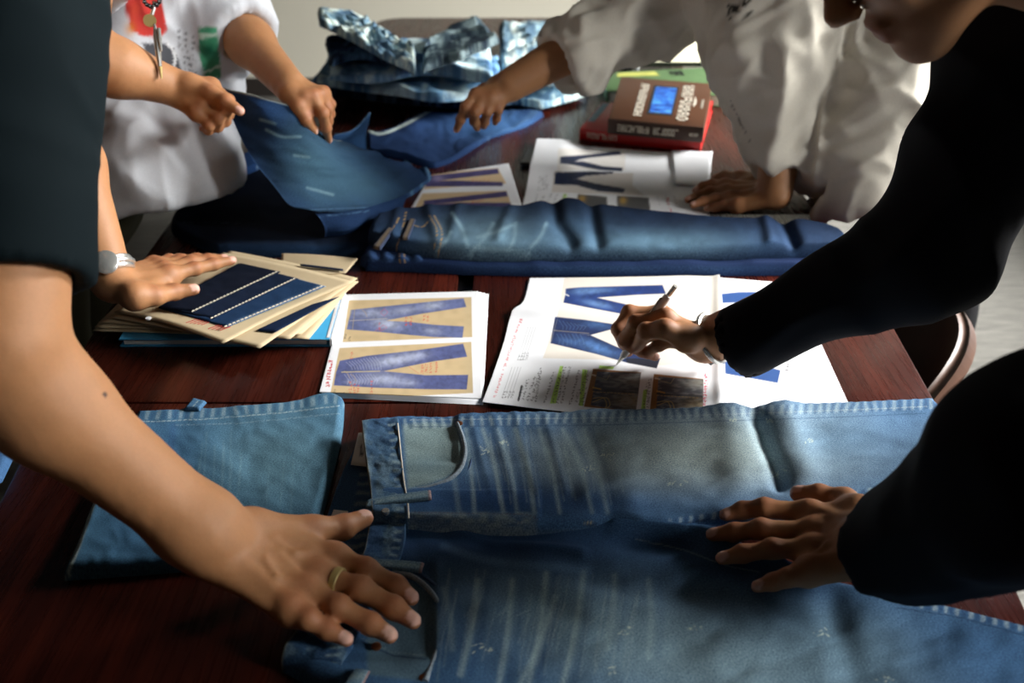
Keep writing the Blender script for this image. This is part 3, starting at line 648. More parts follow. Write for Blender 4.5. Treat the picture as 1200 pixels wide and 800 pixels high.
sheet('printed_page', ((476, 252), (613, 246), (596, 191), (505, 205)), TZ + 0.0008, 110, 60, back_page, 'white page printed with two violet jeans photos, behind the folded dark jeans')
z6 = zz((610, 160), 5.217)
def back_spec(pa, u, v, G):
    pa.poly(z6((230, 70), (640, 92), (640, 205), (225, 205)), S(230, 226, 220), 0.9); pa.poly(z6((205, 208), (690, 225), (685, 300), (760, 360), (190, 340)), S(216, 210, 202), 0.9)
    jeans_print(pa, z6((245, 122), (420, 110), (600, 86), (622, 108), (420, 130), (365, 140), (300, 168), (240, 165)), z6((242, 160), (380, 150), (500, 180), (626, 190), (622, 212), (480, 204), (300, 170)), S(18, 34, 66), S(50, 70, 110), [])
    jeans_print(pa, z6((208, 218), (400, 212), (570, 215), (560, 226), (400, 240), (350, 255), (208, 290)), z6((206, 285), (345, 256), (450, 285), (638, 318), (630, 345), (480, 335), (350, 300), (206, 290)), S(18, 34, 66), S(50, 70, 110), [])
    for q in (z6((350, 350), (530, 368), (530, 450), (345, 450)), z6((590, 360), (785, 375), (795, 470), (590, 460))): pa.poly(q, S(84, 84, 84)); c_ = np.mean(q, 0); pa.blob(c_[0] - 12, c_[1] - 5, 4, 4, S(196, 156, 70), 0.9)
    pa.poly(z6((262, 350), (285, 352), (280, 385), (258, 385)), S(190, 228, 110), 0.8)
    for k in range(5): glyphs(pa, z6((100 + 40 * k, 350))[0], z6((70 + 40 * k, 420))[0], (3, 0), INK, 0.4, 5, 3, k); glyphs(pa, z6((110 + 14 * k, 240))[0], z6((100 + 14 * k, 330))[0], (2, 0), INK, 0.35, 8, 2, k + 9)
    glyphs(pa, z6((885, 370))[0], z6((915, 480))[0], (3, 0), S(214, 60, 84), 0.8, 7, 4, 4)
    for k in range(3): glyphs(pa, z6((830 + 50 * k, 360))[0], z6((850 + 50 * k, 420))[0], (2, 0), INK, 0.3, 6, 2, k + 20)
sheet('spec_sheet', ((610, 250), (832, 262), (826, 182), (629, 167)), TZ + 0.0008, 150, 70, back_spec, 'white printed sheet with two dark jeans lying in front of the red book', bend=lambda px, py, u, v: 0.0025 * np.exp(-((py - 201 - (px - 620) * 0.02) / 4) ** 2) + 0.0006 + 0.0132 * sstep(690, 655, px) * sstep(222, 204, py) * sstep(160, 172, py))
sheet('blank_sheet', ((790, 217), (831, 219), (835, 178), (786, 177)), TZ + 0.0052, 12, 10, None, 'small blank white sheet lying by the brown hand, over the far printed sheet', bend=lambda px, py, u, v: 0.0008 * (1 + vn2(px * .05, py * .1)))

# ------------------------------------------------------------------ phone, pen
ph = P(632, 188, TZ); phone = tag(MB().box((ph[0] + 0.0, ph[1], TZ + 0.0054), (0.066, 0.10, 0.0078), Matrix.Rotation(-0.2, 3, 'Z'), 0.0035).build('phone', M['black']), 'black phone with only its corner peeping out under the far printed sheet', 'phone')
MB().box((ph[0], ph[1], TZ + 0.0095), (0.060, 0.094, 0.0006), Matrix.Rotation(-0.2, 3, 'Z')).build('screen', M['black'], phone)

# ------------------------------------------------------------------ books
def book(name, label, quad, z0, th, cover, spine_mat=None, soft=False, group=None, pages=True):
    """quad: photo points of the lower cover at height z0: near-left, near-right, far-right, far-left"""
    q = W(quad, z0 + th)[:, :2]; root = empty(name, (*q.mean(0), z0)); tag(root, label, 'book', group); c = q.mean(0); ct = 0.0025
    MB().prism(q, z0, z0 + ct, 0.0008).build('back_cover', cover, root); MB().prism(q, z0 + th - ct, z0 + th, 0.0008).build('front_cover', cover, root)
    ins = c + (q - c) * 0.965; MB().prism(ins, z0 + ct, z0 + th - ct).build('page_block', M['pages'], root, False)
    return root, q
def qpt(q, u, v): return (1 - v) * ((1 - u) * q[0] + u * q[1]) + v * ((1 - u) * q[3] + u * q[2])
def spine(root, q, z0, th, mat, e=(0, 1)):
    a, b = q[e[0]], q[e[1]]; n = np.array([(b - a)[1], -(b - a)[0]]); n /= np.linalg.norm(n); m = MB(); pts = [a, b, b + n * 0.004, a + n * 0.004]
    m.prism(pts, z0, z0 + th, 0.0015); m.build('spine', mat, root); return a + n * 0.0046, b + n * 0.0046
def letter_row(p0, p1, zlo, zhi, n, mat, parent, name='lettering', seed=0, skip=()):
    """a row of small raised letter shapes on an upright face"""
    r = np.random.default_rng(seed); m = MB(); p0 = np.array(p0, float); p1 = np.array(p1, float); e = (p1 - p0) / n; rot = Matrix.Rotation(math.atan2(e[1], e[0]), 3, 'Z'); L = np.linalg.norm(e); h = zhi - zlo
    for k in range(n):
        if k in skip: continue
        c = p0 + e * (k + 0.5)
        for s_ in (-1, 1):
            if r.random() < 0.8: m.box((*(c + e * 0.28 * s_), (zlo + zhi) / 2), (L * 0.2, 0.0008, h), rot)
        for z in (zlo + h * 0.08, (zlo + zhi) / 2, zhi - h * 0.08):
            if r.random() < 0.62: m.box((*c, z), (L * 0.7, 0.0008, h * 0.16), rot)
    return m.build(name, mat, parent, False)
def letter_col(q, u0, u1, v0, v1, z, n, mat, parent, seed=0, name='lettering'):
    """flat letters on a cover, reading along v"""
    r = np.random.default_rng(seed); m = MB()
    def bar(ua, ub, va, vb): m.prism([qpt(q, ua, va), qpt(q, ub, va), qpt(q, ub, vb), qpt(q, ua, vb)], z, z + 0.0006)
    for k in range(n):
        a = v0 + (v1 - v0) * (k + 0.08) / n; b = v0 + (v1 - v0) * (k + 0.92) / n; t = (b - a) * 0.26; s_ = (u1 - u0) * 0.2
        bar(u0, u1, a, a + t)
        if r.random() < 0.8: bar(u0, u1, b - t, b)
        for uu in (u0, (u0 + u1) / 2 - s_ / 2, u1 - s_):
            if r.random() < 0.6: bar(uu, uu + s_, a, b)
    return m.build(name, mat, parent, False)
rb, q = book('book', 'red hardcover book lying under the brown book', [(680, 150), (822, 165), (836, 118), (706, 120)], TZ + 0.0002, 0.026, M['red_book'])
a, b = spine(rb, q, TZ, 0.026, M['red_book']); letter_row(a + (b - a) * 0.06, a + (b - a) * 0.32, TZ + 0.006, TZ + 0.019, 7, M['white_ink'], rb, seed=3)
MB().prism([qpt(q, 0.01, 0.25), qpt(q, 0.07, 0.25), qpt(q, 0.07, 0.97), qpt(q, 0.01, 0.97)], TZ + 0.0262, TZ + 0.0268).build('cover_picture', plain('grey_blue_print', (110, 140, 160), 0.5, var=0.3, scale=60), rb)
bb, q = book('book', 'brown hardcover book with blue picture and pale lettering, on the red book', [(713, 138.5), (825, 149), (835, 98), (728, 90)], TZ + 0.0272, 0.034, M['brown_book'])
a, b = spine(bb, q, TZ + 0.0272, 0.034, plain('dark_brown_spine', (60, 38, 26), 0.5)); letter_row(a + (b - a) * 0.10, a + (b - a) * 0.75, TZ + 0.0272 + 0.009, TZ + 0.0272 + 0.024, 17, M['white_ink'], bb, seed=5, skip=(9,)); letter_row(a + (b - a) * 0.86, a + (b - a) * 0.95, TZ + 0.0272 + 0.013, TZ + 0.0272 + 0.020, 6, M['white_ink'], bb, seed=6)
zt = TZ + 0.0614
def bluepic():
    t = NT('blue_denim_print'); n = t.noise(t.mapping('Object', (1, 1, 1)), 38, 3, 0.7); t.set(Base_Color=t.ramp(n, [(0.3, S4(14, 34, 110)), (0.5, S4(30, 96, 196)), (0.72, S4(90, 176, 226))]), Roughness=0.5); return t.m
MB().prism([qpt(q, *k) for k in ((0.385, 0.16), (0.655, 0.16), (0.655, 0.84), (0.385, 0.84))], zt, zt + 0.0005).build('picture_border', M['ink'], bb)
MB().prism([qpt(q, *k) for k in ((0.41, 0.2), (0.635, 0.2), (0.635, 0.8), (0.41, 0.8))], zt + 0.0005, zt + 0.001).build('cover_picture', bluepic(), bb)
letter_col(q, 0.245, 0.335, 0.10, 0.86, zt, 8, M['white_ink'], bb, 1); letter_col(q, 0.70, 0.82, 0.08, 0.90, zt, 8, M['white_ink'], bb, 2)
MB().prism([qpt(q, *k) for k in ((0.845, 0.40), (0.87, 0.47), (0.87, 0.55), (0.845, 0.64))], zt, zt + 0.0006).build('emblem', M['white_ink'], bb); letter_col(q, 0.925, 0.95, 0.38, 0.58, zt, 4, M['white_ink'], bb, 3)
gb, q = book('book', 'large green book lying behind the brown and red books', [(713, 107), (858, 112), (832, 79), (705, 85)], TZ + 0.0002, 0.030, M['green_book'])
letter_col(q, 0.6, 0.72, 0.72, 0.92, TZ + 0.0305, 3, M['ink'], gb, 5); spine(gb, q, TZ, 0.03, M['green_book'], (3, 0))
MB().prism([qpt(q, *k) for k in ((0.12, 0.74), (0.5, 0.74), (0.48, 0.93), (0.14, 0.93))], TZ + 0.0304, TZ + 0.0308).build('cover_label', plain('yellow_print', (176, 178, 90), 0.6, var=0.12), gb)
cb, q = book('book', 'pale cream book with a dark spine, lying across the green book', [(750, 72.5), (828, 72.5), (816, 47.5), (744, 47.5)], TZ + 0.0310, 0.013, M['cream'])
spine(cb, q, TZ + 0.0310, 0.013, M['dark_cover'])
rbm = MB().tube([W([(735, 60)], TZ + 0.033)[0], W([(741, 70)], TZ + 0.0345)[0], W([(748, 81)], TZ + 0.0335)[0]], 0.004); tag(rbm.build('ribbon', M['white']), 'short white ribbon lying at the corner of the cream book', 'ribbon')

# ------------------------------------------------------------------ swatch cards on the left
zc_ = zz((100, 280), 3.636)
def card(quad, z0, label, z_lift=None, mat=None, nm='swatch_card', group=None, th=0.0012, bend=0.0, bot=None, right=None):
    bl, br, tr, tl = quad
    o = slab(nm, bot or [bl, br], [tl, tr], None, right, z0, th, 0.0012, 30, 24, (lambda px, py, u, v, G: bend * (np.sin(np.pi * u) * 0.6 + (1 - v) ** 2 * u * 0.8)) if bend else None, None, S(205, 186, 150), mat or M['kraft'], gap=0.0002, thin=True)
    return tag(o, label, 'card', group)
bk, q = book('book', 'light blue paperback lying under the kraft swatch cards', [(139, 397), (386, 397), (402, 340), (196, 302)], TZ + 0.0002, 0.013, M['blue_book'])
spine(bk, q, TZ, 0.013, plain('white_spine', (232, 236, 238), 0.5, var=0.02), (1, 2))
lw = [zc_((1000, 415), (1040, 415), (1112, 215), (1085, 220))]
MB().prism([qpt(q, *k) for k in ((0.985, 0.02), (0.999, 0.02), (0.999, 0.98), (0.985, 0.98))], TZ + 0.0134, TZ + 0.0138).build('cover_stripe', M['white'], bk)
zb = TZ + 0.0142
for i, (quad, lb) in enumerate((
        ([(109, 388), (362, 399), (398, 352), (196, 306)], 'bottom kraft card of the swatch stack, its edge longest on the near left'),
        ([(111, 384), (352, 394), (405, 345), (190, 304)], 'second lowest kraft card of the swatch stack, just above the bottom one'),
        ([(116, 378), (340, 399), (420, 330), (250, 297)], 'kraft card in the swatch stack with a dark denim strip at its near right'))):
    c_ = card(quad, zb + 0.0034 * i, lb, bend=0.002)
    if i == 2:
        s_ = slab('swatch', [(300, 389), (322, 391)], [(352, 356), (372, 353)], None, None, zb + 0.0034 * i + 0.003, 0.0012, 0.001, 20, 20, None, None, S(20, 36, 70), DENIM, c_)
c4 = card([(128, 372), (305, 411), (419, 326), (270, 294)], zb + 0.0108, 'kraft swatch card under the topmost one, its corner fanned to the near right', bend=0.004)
slab('swatch', [(300, 388), (322, 390)], [(368, 356), (398, 347)], None, None, zb + 0.0156, 0.0015, 0.001, 24, 20, None, None, S(18, 34, 66), DENIM, c4)
c4b = card([(330, 330), (405, 322), (419, 303), (330, 297)], zb + 0.0108, 'kraft card behind the topmost swatch card with a small dark swatch', bend=0.003)
slab('swatch', [(352, 312), (402, 318)], [(352, 309), (402, 315)], None, None, zb + 0.0168, 0.001, 0.001, 16, 6, None, None, S(18, 34, 66), DENIM, c4b)
zt4 = zb + 0.0150
c5 = card([(134, 366), (262, 406), (414, 330), (262, 296)], zt4, 'topmost kraft swatch card with three stitched navy denim strips', bend=0.005, bot=[(134, 366), (180, 378), (225, 393), (262, 406)], right=[(262, 406), (330, 368), (414, 330)])
def frayed(pa, u, v, G):
    n = vn2(u * 160, v * 8, 3); pa.put(sstep(0.16, 0.02, v) * (0.35 + 0.4 * n), S(120, 150, 190)); pa.put(sstep(0.05, 0.0, v) * 0.6, S(176, 196, 216))
    pa.put(sstep(0.985, 1.0, u) * 0.7, S(206, 210, 214))
zs = zt4 + 0.0060
for i, (quad, cl) in enumerate(((([(185, 361), (266, 384), (382, 335), (280, 308)]), S(30, 56, 96)), ([(185, 361), (250, 374), (350, 326), (280, 308)], S(20, 34, 62)), ([(185, 361), (228, 366), (329, 318), (283, 308)], S(14, 22, 42)))):
    bl, br, tr, tl = quad; quad_r = [(bl, br), (tl, tr)]
    s_ = slab('swatch', [bl, (br)], [tl, tr], None, None, zs + 0.0016 * i, 0.0016, 0.001, 60, 50, lambda px, py, u, v, G: 0.0006 * vn2(px * 0.1, py * 0.2, 3), (lambda pa, u, v, G: (pa.put(sstep(0.93, 0.99, u) * 0.6 * (0.7 + 0.6 * vn2(v * 90, u * 3, 4)), S(110, 140, 184)), pa.put(sstep(0.985, 1, v) * 0.5, S(206, 206, 206)))) if i == 0 else None, cl, DENIM, c5)
    a_, b_ = W([(br[0] - 3, br[1] - 1), (tr[0] - 3, tr[1] - 0.5)], zs + 0.0016 * i + 0.0032); m = MB(); n = 26
    for k in range(n):
        p_, r_ = a_ + (b_ - a_) * k / n, a_ + (b_ - a_) * (k + 0.62) / n; m.tube([p_, (p_ + r_) / 2 + np.array([0, 0, 0.0007]), r_], 0.0009, 6)
    m.build('stitching', M['thread'], s_)['kind'] = 'stuff'
def hole(px, py): return MB().prism([tuple((W([(px, py)], zt4 + 0.005)[0])[:2] + 0.004 * np.array([math.cos(q_), math.sin(q_)])) for q_ in np.linspace(0, 6.28, 13)[:-1]], zt4 + 0.0040, zt4 + 0.0062).build('punch_hole', M['white'], c5)
hole(211, 380.5); hole(174, 373)
m = MB()
for k in range(9):
    a_ = W([(218 + 4.5 * (k % 5) + (26 if k > 4 else 0), 378 + (k % 5) * 0.6 + (7 if k > 4 else 0))], zt4 + 0.0066)[0]; b_ = a_ + np.array([0.012, 0.011, 0.0]); m.tube([a_, b_], 0.0006, 5)
m.build('print_lines', M['red_ink'], c5)['kind'] = 'stuff'
# ------------------------------------------------------------------ denim
def gline(px, py, pts, wd):                    # gaussian ridge along a photo polyline
    p = np.asarray(pts, float); d = np.full(px.shape, 1e9)
    for a, b in zip(p[:-1], p[1:]):
        e = b - a; t = np.clip(((px - a[0]) * e[0] + (py - a[1]) * e[1]) / max(e @ e, 1e-9), 0, 1); d = np.minimum(d, np.hypot(px - a[0] - t * e[0], py - a[1] - t * e[1]))
    return np.exp(-(d / wd) ** 2)
DK, MD, LT = S(34, 52, 92), S(66, 100, 146), S(176, 188, 198)
def roping(pa, along, across, w0, w1, period, a=0.6, dark=S(40, 66, 110), light=S(170, 184, 198)):
    m = sstep(w1, w1 * 0.8, across) * sstep(w0, w0 + (w1 - w0) * 0.2, across)
    n = np.sin(along * 2 * math.pi / period + 1.2 * vn2(along * 0.05, across * 0.1, 3)); pa.put(m * sstep(0.1, 0.9, n) * a, light); pa.put(m * sstep(0.1, 0.9, -n) * a, dark)
jeans = empty('jeans', tuple(P(800, 620, TZ)))
tag(jeans, 'worn light blue jeans spread out in front, waistband under the ringed hand', 'jeans', None)
def thread_nick(pa, x, y, s, a=0.8):
    r = np.random.default_rng(int(x)); 
    for k in range(7): q = r.normal(0, 1, 4); pa.stroke([(x + q[0] * s, y + q[1] * s * .5), (x + q[0] * s + q[2] * s * .5, y + q[1] * s * .5 + 2)], 0.9, S(206, 212, 206), a)
far_top = [(424, 493), (470, 489), (520, 486.5), (600, 484), (700, 482), (800, 479), (1000, 472), (1094, 467.5)]
far_bot = [(437, 612), (500, 616), (560, 618), (630, 619), (690, 616), (716, 612), (752, 618), (787, 620), (844, 612), (920, 600), (1002, 588), (1085, 568)]
def far_relief(px, py, u, v, G):
    r = 0.0026 * fbm2(px * 0.012, py * 0.03, 2) * (1 - 0.85 * sstep(0.75, 0.95, v))
    r -= (1 - 0.7 * sstep(0.8, 1, v)) * 0.011 * gline(px, py, [(868, 474), (884, 520), (910, 590)], 11); r += 0.007 * gline(px, py, [(905, 474), (920, 520), (940, 580)], 18); r += 0.006 * gline(px, py, [(845, 480), (852, 530), (862, 590)], 22)
    r -= 0.003 * gline(px, py, [(650, 494), (690, 540), (702, 585)], 18); r += 0.003 * gline(px, py, [(680, 494), (722, 545), (730, 580)], 22)
    r += 0.006 * gline(px, py, [(690, 606), (716, 604), (735, 612)], 18)
    for x in (560, 586, 612, 646): r += 0.0011 * gline(px, py, [(x - 8, 510), (x + 4, 560), (x + 16, 604)], 5)
    pk = sstep(540, 530, px) * sstep(572, 562, py) * sstep(494, 502, py) * sstep(470, 478, px); r -= 0.004 * pk * sstep(470, 520, px)
    r += 0.0016 * sstep(0.94, 0.96, v); r += 0.0004 * np.sin(px * 0.42) * sstep(0.92, 0.96, v)
    r += 0.0016 * sstep(600, 604, py) * sstep(636, 628, px)
    return r
def far_paint(pa, u, v, G):
    x, y = pa.x, pa.y
    pa.blob(850, 526, 215, 46, S(178, 188, 194), 0.97, -0.03, 1.1); pa.blob(700, 520, 60, 50, S(140, 154, 168), 0.6); pa.blob(980, 515, 90, 40, S(112, 146, 188), 0.75); pa.blob(1060, 500, 60, 60, S(70, 112, 166), 0.5)  # pale centre: faded denim with the lit patch painted in
    pa.blob(570, 585, 120, 20, S(34, 64, 114), 0.85); pa.blob(700, 590, 80, 16, S(44, 76, 126), 0.6); pa.blob(520, 520, 45, 60, S(70, 98, 136), 0.4); pa.blob(640, 498, 60, 14, S(66, 96, 136), 0.6)
    for k, (xa, xb, xc, a) in enumerate(((546, 552, 556, .5), (566, 580, 590, .65), (584, 598, 606, .5), (604, 618, 626, .6), (632, 646, 656, .55), (660, 680, 694, .5), (684, 700, 712, .4), (520, 530, 538, .3))):
        pa.stroke(curve([(xa, 503), (xb, 548), (xc, 600)], 14), 3.2 + 2.4 * abs(math.sin(xa)), S(170, 188, 200), a * 0.75, 5); pa.stroke(curve([(xa + 9, 503), (xb + 9, 548), (xc + 8, 600)], 14), 5, S(40, 72, 120), a * 0.7, 6)
    for k in range(26): 
        r = RNG.random(3); pa.stroke([(545 + 190 * r[0], 500 + 30 * r[1]), (556 + 190 * r[0], 555 + 40 * r[2])], 1.6, S(158, 174, 186), 0.28, 2)
    pa.put(sstep(0.02, -0.0, v) * 0.3, LT)
    n = fbm2(x * 0.06, y * 0.09, 5); pa.c *= (1 + 0.10 * n)[..., None]
    pk = [(472, 498), (500, 494), (534, 498), (543, 528), (537, 549), (522, 560), (500, 568), (478, 572)]
    pa.poly(pk, S(136, 152, 158), 0.85, 3); pa.blob(500, 545, 30, 10, S(96, 120, 140), 0.5)
    # seams
    pa.dash([(480, 492), (560, 491), (700, 489.5), (800, 487), (1000, 480), (1088, 476)], 1.0, S(176, 186, 196), 0.6, 3, 1.6); d = y - np.interp(x, [424, 800, 1094], [493, 479, 467.5]); roping(pa, x, d, -2, 13, 11, 0.42)
    pa.stroke([(478, 500), (700, 498), (1000, 488), (1085, 484)], 0.9, S(50, 76, 116), 0.6)
    d2 = np.interp(x, [p[0] for p in far_bot], [p[1] for p in far_bot]) - y; mm = sstep(770, 800, x); q = Paint(x, y, 0); q.c = pa.c.copy(); roping(q, x, d2, 3, 14, 13, 0.5); pa.c = pa.c * (1 - mm[..., None]) + q.c * mm[..., None]
    pa.stroke([(787, 615), (850, 606), (1002, 582), (1085, 563)], 1.2, S(30, 50, 84), 0.7)
    q = sstep(632, 624, x) * sstep(598, 602, y) * sstep(474, 480, x); pa.put(q * (0.45 + 0.4 * vn2(x * 0.12, y * 0.2, 3)), S(146, 160, 172)); pa.dash([(480, 600), (610, 602), (626, 605), (632, 612)], 1.0, S(90, 60, 80), 0.6, 2.6, 2); pa.dash([(480, 608), (600, 611), (622, 614)], 1.0, S(190, 190, 190), 0.5)
    pa.stroke([(640, 616), (700, 615)], 1.5, S(30, 40, 64), 0.6); pa.dash([(640, 613), (700, 612)], 0.9, S(186, 170, 140), 0.7)
    for q in ((568, 527, 5), (590, 517, 4), (690, 548, 4), (712, 532, 4), (795, 566, 5), (914, 553, 6), (902, 492, 4), (952, 515, 3), (860, 490, 3)): thread_nick(pa, *q)
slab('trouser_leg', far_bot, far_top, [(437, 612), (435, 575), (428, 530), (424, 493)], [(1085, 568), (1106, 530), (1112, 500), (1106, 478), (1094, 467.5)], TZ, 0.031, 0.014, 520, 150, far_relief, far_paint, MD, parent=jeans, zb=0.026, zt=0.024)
near_top = [(436, 606), (560, 608), (640, 610), (720, 606), (770, 612), (845, 624), (920, 650), (985, 676), (1050, 692), (1120, 706), (1200, 726), (1330, 765)]
near_bot = [(330, 787), (365, 806), (450, 850), (700, 960), (1000, 1060), (1320, 1130)]
def near_relief(px, py, u, v, G):
    r = 0.004 * fbm2(px * 0.009, py * 0.016, 12)
    r -= 0.008 * gline(px, py, [(470, 640), (640, 645), (800, 660)], 18); r += 0.004 * gline(px, py, [(520, 628), (580, 655), (680, 668)], 8)
    r += 0.012 * gline(px, py, [(722, 622), (770, 634), (850, 656)], 12) + 0.004 * gline(px, py, [(700, 740), (850, 770), (980, 800)], 34) - 0.004 * gline(px, py, [(700, 700), (900, 722), (1100, 760)], 22)
    r -= 0.006 * gline(px, py, [(960, 690), (975, 740), (990, 800)], 20)
    pk = sstep(515, 500, px) * sstep(800, 780, py) * sstep(672, 690, py); r -= 0.005 * pk
    return r
def near_paint(pa, u, v, G):
    x, y = pa.x, pa.y
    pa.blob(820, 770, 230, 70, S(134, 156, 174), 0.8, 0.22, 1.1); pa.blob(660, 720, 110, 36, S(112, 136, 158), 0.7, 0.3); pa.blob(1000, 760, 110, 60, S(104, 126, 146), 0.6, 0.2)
    pa.blob(580, 640, 170, 26, S(30, 56, 102), 0.8); pa.blob(880, 665, 120, 18, S(34, 58, 100), 0.7, 0.25); pa.blob(1150, 760, 90, 60, S(64, 98, 146), 0.5, 0.3); pa.blob(480, 790, 70, 40, S(66, 100, 144), 0.5)  # dark band below the fly: its cast shade painted into the denim
    for (xa, ya, xb, yb, a) in ((560, 680, 540, 790, .55), (600, 680, 585, 800, .5), (640, 672, 620, 800, .6), (684, 670, 660, 800, .5), (650, 700, 610, 800, .5), (720, 675, 712, 760, .35), (760, 680, 760, 770, .3), (520, 690, 530, 760, .3)):
        pa.stroke(curve([(xa, ya), ((xa + xb) / 2 + 3, (ya + yb) / 2), (xb, yb)], 12), 6, S(166, 186, 200), a, 7); pa.stroke(curve([(xa + 12, ya), ((xa + xb) / 2 + 15, (ya + yb) / 2), (xb + 12, yb)], 12), 7, S(40, 70, 116), a * 0.6, 7)
    for k in range(40): r = RNG.random(4); pa.stroke([(520 + 240 * r[0], 665 + 60 * r[1]), (505 + 240 * r[0], 720 + 80 * r[2])], 1.6, S(166, 182, 194), 0.25, 2)
    pa.stroke(curve([(520, 640), (570, 656), (650, 664), (690, 668)], 20), 9, S(96, 126, 168), 0.55, 8)
    n = fbm2(x * 0.05, y * 0.07, 15); pa.c *= (1 + 0.10 * n)[..., None]
    pk = [(430, 668), (470, 676), (500, 692), (513, 715), (515, 738), (508, 768), (496, 798), (430, 790)]
    pa.poly(pk, S(98, 120, 138), 0.75, 3); pa.stroke([(424, 752), (460, 768), (500, 772)], 1.6, S(34, 54, 90), 0.8); pa.dash([(424, 748), (460, 764), (500, 768)], 1.0, S(150, 160, 170), 0.6)
    d = y - np.interp(x, [p[0] for p in near_top], [p[1] for p in near_top]); mm = sstep(1040, 1060, x); q = Paint(x, y, 0); q.c = pa.c.copy(); roping(q, x, d, 2, 16, 14, 0.5); pa.c = pa.c * (1 - mm[..., None]) + q.c * mm[..., None]
    pa.stroke([(1052, 712), (1120, 722), (1200, 744)], 1.2, S(30, 48, 80), 0.7); pa.stroke(curve([(745, 632), (800, 644), (850, 662), (890, 670)], 16), 1.4, S(150, 166, 182), 0.5)
    for q in ((567, 758, 5), (577, 760, 4), (968, 738, 7), (728, 738, 5), (720, 784, 5), (1040, 796, 5), (810, 735, 3)): thread_nick(pa, *q)
slab('trouser_leg', near_bot, near_top, [(330, 787), (360, 747), (400, 705), (426, 660), (436, 606)], None, TZ, 0.022, 0.016, 520, 220, near_relief, near_paint, S(62, 94, 138), parent=jeans, zb=0.0, zt=0.020)
def wb_paint(seed, dashes, wear):
    def f(pa, u, v, G):
        n = fbm2(pa.x * 0.07, pa.y * 0.06, seed); pa.put(sstep(0.1, 0.6, n) * 0.4, S(120, 140, 158)); pa.put(sstep(0.1, 0.6, -n) * 0.5, S(44, 68, 108))
        roping(pa, pa.y, (1 - u) * 40, 2, 13, 9, 0.45, light=S(150, 166, 176)); pa.put(sstep(0.05, 0.0, u) * 0.7, S(160, 150, 130))
    return f
slab('waistband', [(437, 613), (478, 615)], [(423.5, 492), (466, 489)], [(437, 613), (434.5, 575), (428, 530), (423.5, 492)], [(478, 615), (473, 560), (466, 489)], TZ, 0.0345, 0.014, 50, 130, lambda px, py, u, v, G: 0.0014 * fbm2(px * 0.05, py * 0.1, 3), wb_paint(4, 0, 0), S(70, 98, 134), parent=jeans, zb=0.028, zt=0.0275, edges='tb')
slab('waistband', [(330, 788), (398, 812)], [(435, 606), (477, 608)], [(330, 788), (360, 748), (400, 706), (425, 660), (435, 606)], [(398, 812), (418, 765), (448, 700), (470, 660), (477, 608)], TZ, 0.0255, 0.014, 50, 130, lambda px, py, u, v, G: 0.0014 * fbm2(px * 0.05, py * 0.1, 33), wb_paint(14, 0, 0), S(58, 86, 124), parent=jeans, zt=0.022, edges='tb')
slab('back_waistband', [(352, 700), (440, 700)], [(420, 516), (440, 512)], [(352, 700), (381, 612), (400, 556), (420, 516)], None, TZ, 0.006, 0.004, 60, 80, None, lambda pa, u, v, G: (roping(pa, pa.y, u * 60, 30, 60, 12, 0.35), pa.put(sstep(0.05, 0, u) * 0.6, S(150, 160, 170))), S(62, 96, 144), parent=jeans)
for q in (([(428, 597), (506, 586)], [(430, 586), (505, 574)], 0.0330), ([(428, 667), (494, 672)], [(432, 655), (497, 659)], 0.0240), ([(402, 806), (424, 806)], [(416, 783), (434, 785)], 0.0245)):
    slab('belt_loop', q[0], q[1], None, None, TZ + q[2], 0.0026, 0.0015, 50, 12, lambda px, py, u, v, G: 0.001 * np.sin(u * 3.1), lambda pa, u, v, G: (pa.put(np.exp(-((v - .5) / .22) ** 2) * (0.5 + 0.4 * vn2(u * 20, v * 3, 3)), S(140, 156, 166)), pa.put(sstep(0.94, 0.97, u) * 0.6, S(150, 96, 84))), S(96, 120, 146), parent=jeans)
def ridge_tube(name, pts, z, r, mat, parent, n=40, kind=None, smooth=True):
    p = curve(pts, n); w_ = np.array([P(a[0], a[1], z) for a in p]); o = MB().tube(w_, r, 8).build(name, mat, parent)
    if kind: o['kind'] = kind
    return o
PKM = plain('worn_seam', (126, 140, 150), 0.85, var=0.35, scale=400); PKD = plain('seam_denim', (60, 86, 124), 0.85, var=0.3, scale=500)
ridge_tube('pocket_edge', [(536, 496), (543, 515), (545, 532), (539, 550), (524, 563), (502, 571), (482, 574)], TZ + 0.0315, 0.0026, PKM, jeans); ridge_tube('pocket_edge', [(545, 497), (552, 517), (553, 534), (547, 554), (530, 568), (505, 576)], TZ + 0.0285, 0.0016, PKD, jeans)
ridge_tube('pocket_edge', [(452, 669), (480, 674), (503, 691), (516, 713), (519, 736), (511, 766), (498, 798)], TZ + 0.0225, 0.0028, PKM, jeans); ridge_tube('pocket_edge', [(462, 664), (490, 671), (513, 689), (526, 712), (529, 738), (521, 770), (508, 800)], TZ + 0.0200, 0.0016, PKD, jeans)
def rivet(px, py, z): c = P(px, py, z); return MB().tube([c, c + np.array([0, 0, 0.0022]), c + np.array([0, 0, 0.003])], [0.0045, 0.0042, 0.0025], 14).build('rivet', M['copper'], jeans)
for q in ((538, 497, TZ + .0305), (452, 663, TZ + .0215), (497, 795, TZ + .0205), (441, 758, TZ + .0195)): rivet(*q)
def tube_ridge_seam(pts, z): ridge_tube('waistband_stitching', pts, z, 0.0009, M['thread'], jeans, 50)
tube_ridge_seam([(466, 496), (473, 560), (477, 585)], TZ + 0.0358); tube_ridge_seam([(478, 590), (479, 607)], TZ + 0.0358)
bc = P(452, 602, TZ + 0.0340); MB().tube([bc, bc + np.array([0, 0, 0.003]), bc + np.array([0, 0, 0.005])], [0.003, 0.0042, 0.0036], 16).build('button', M['silver'], jeans)
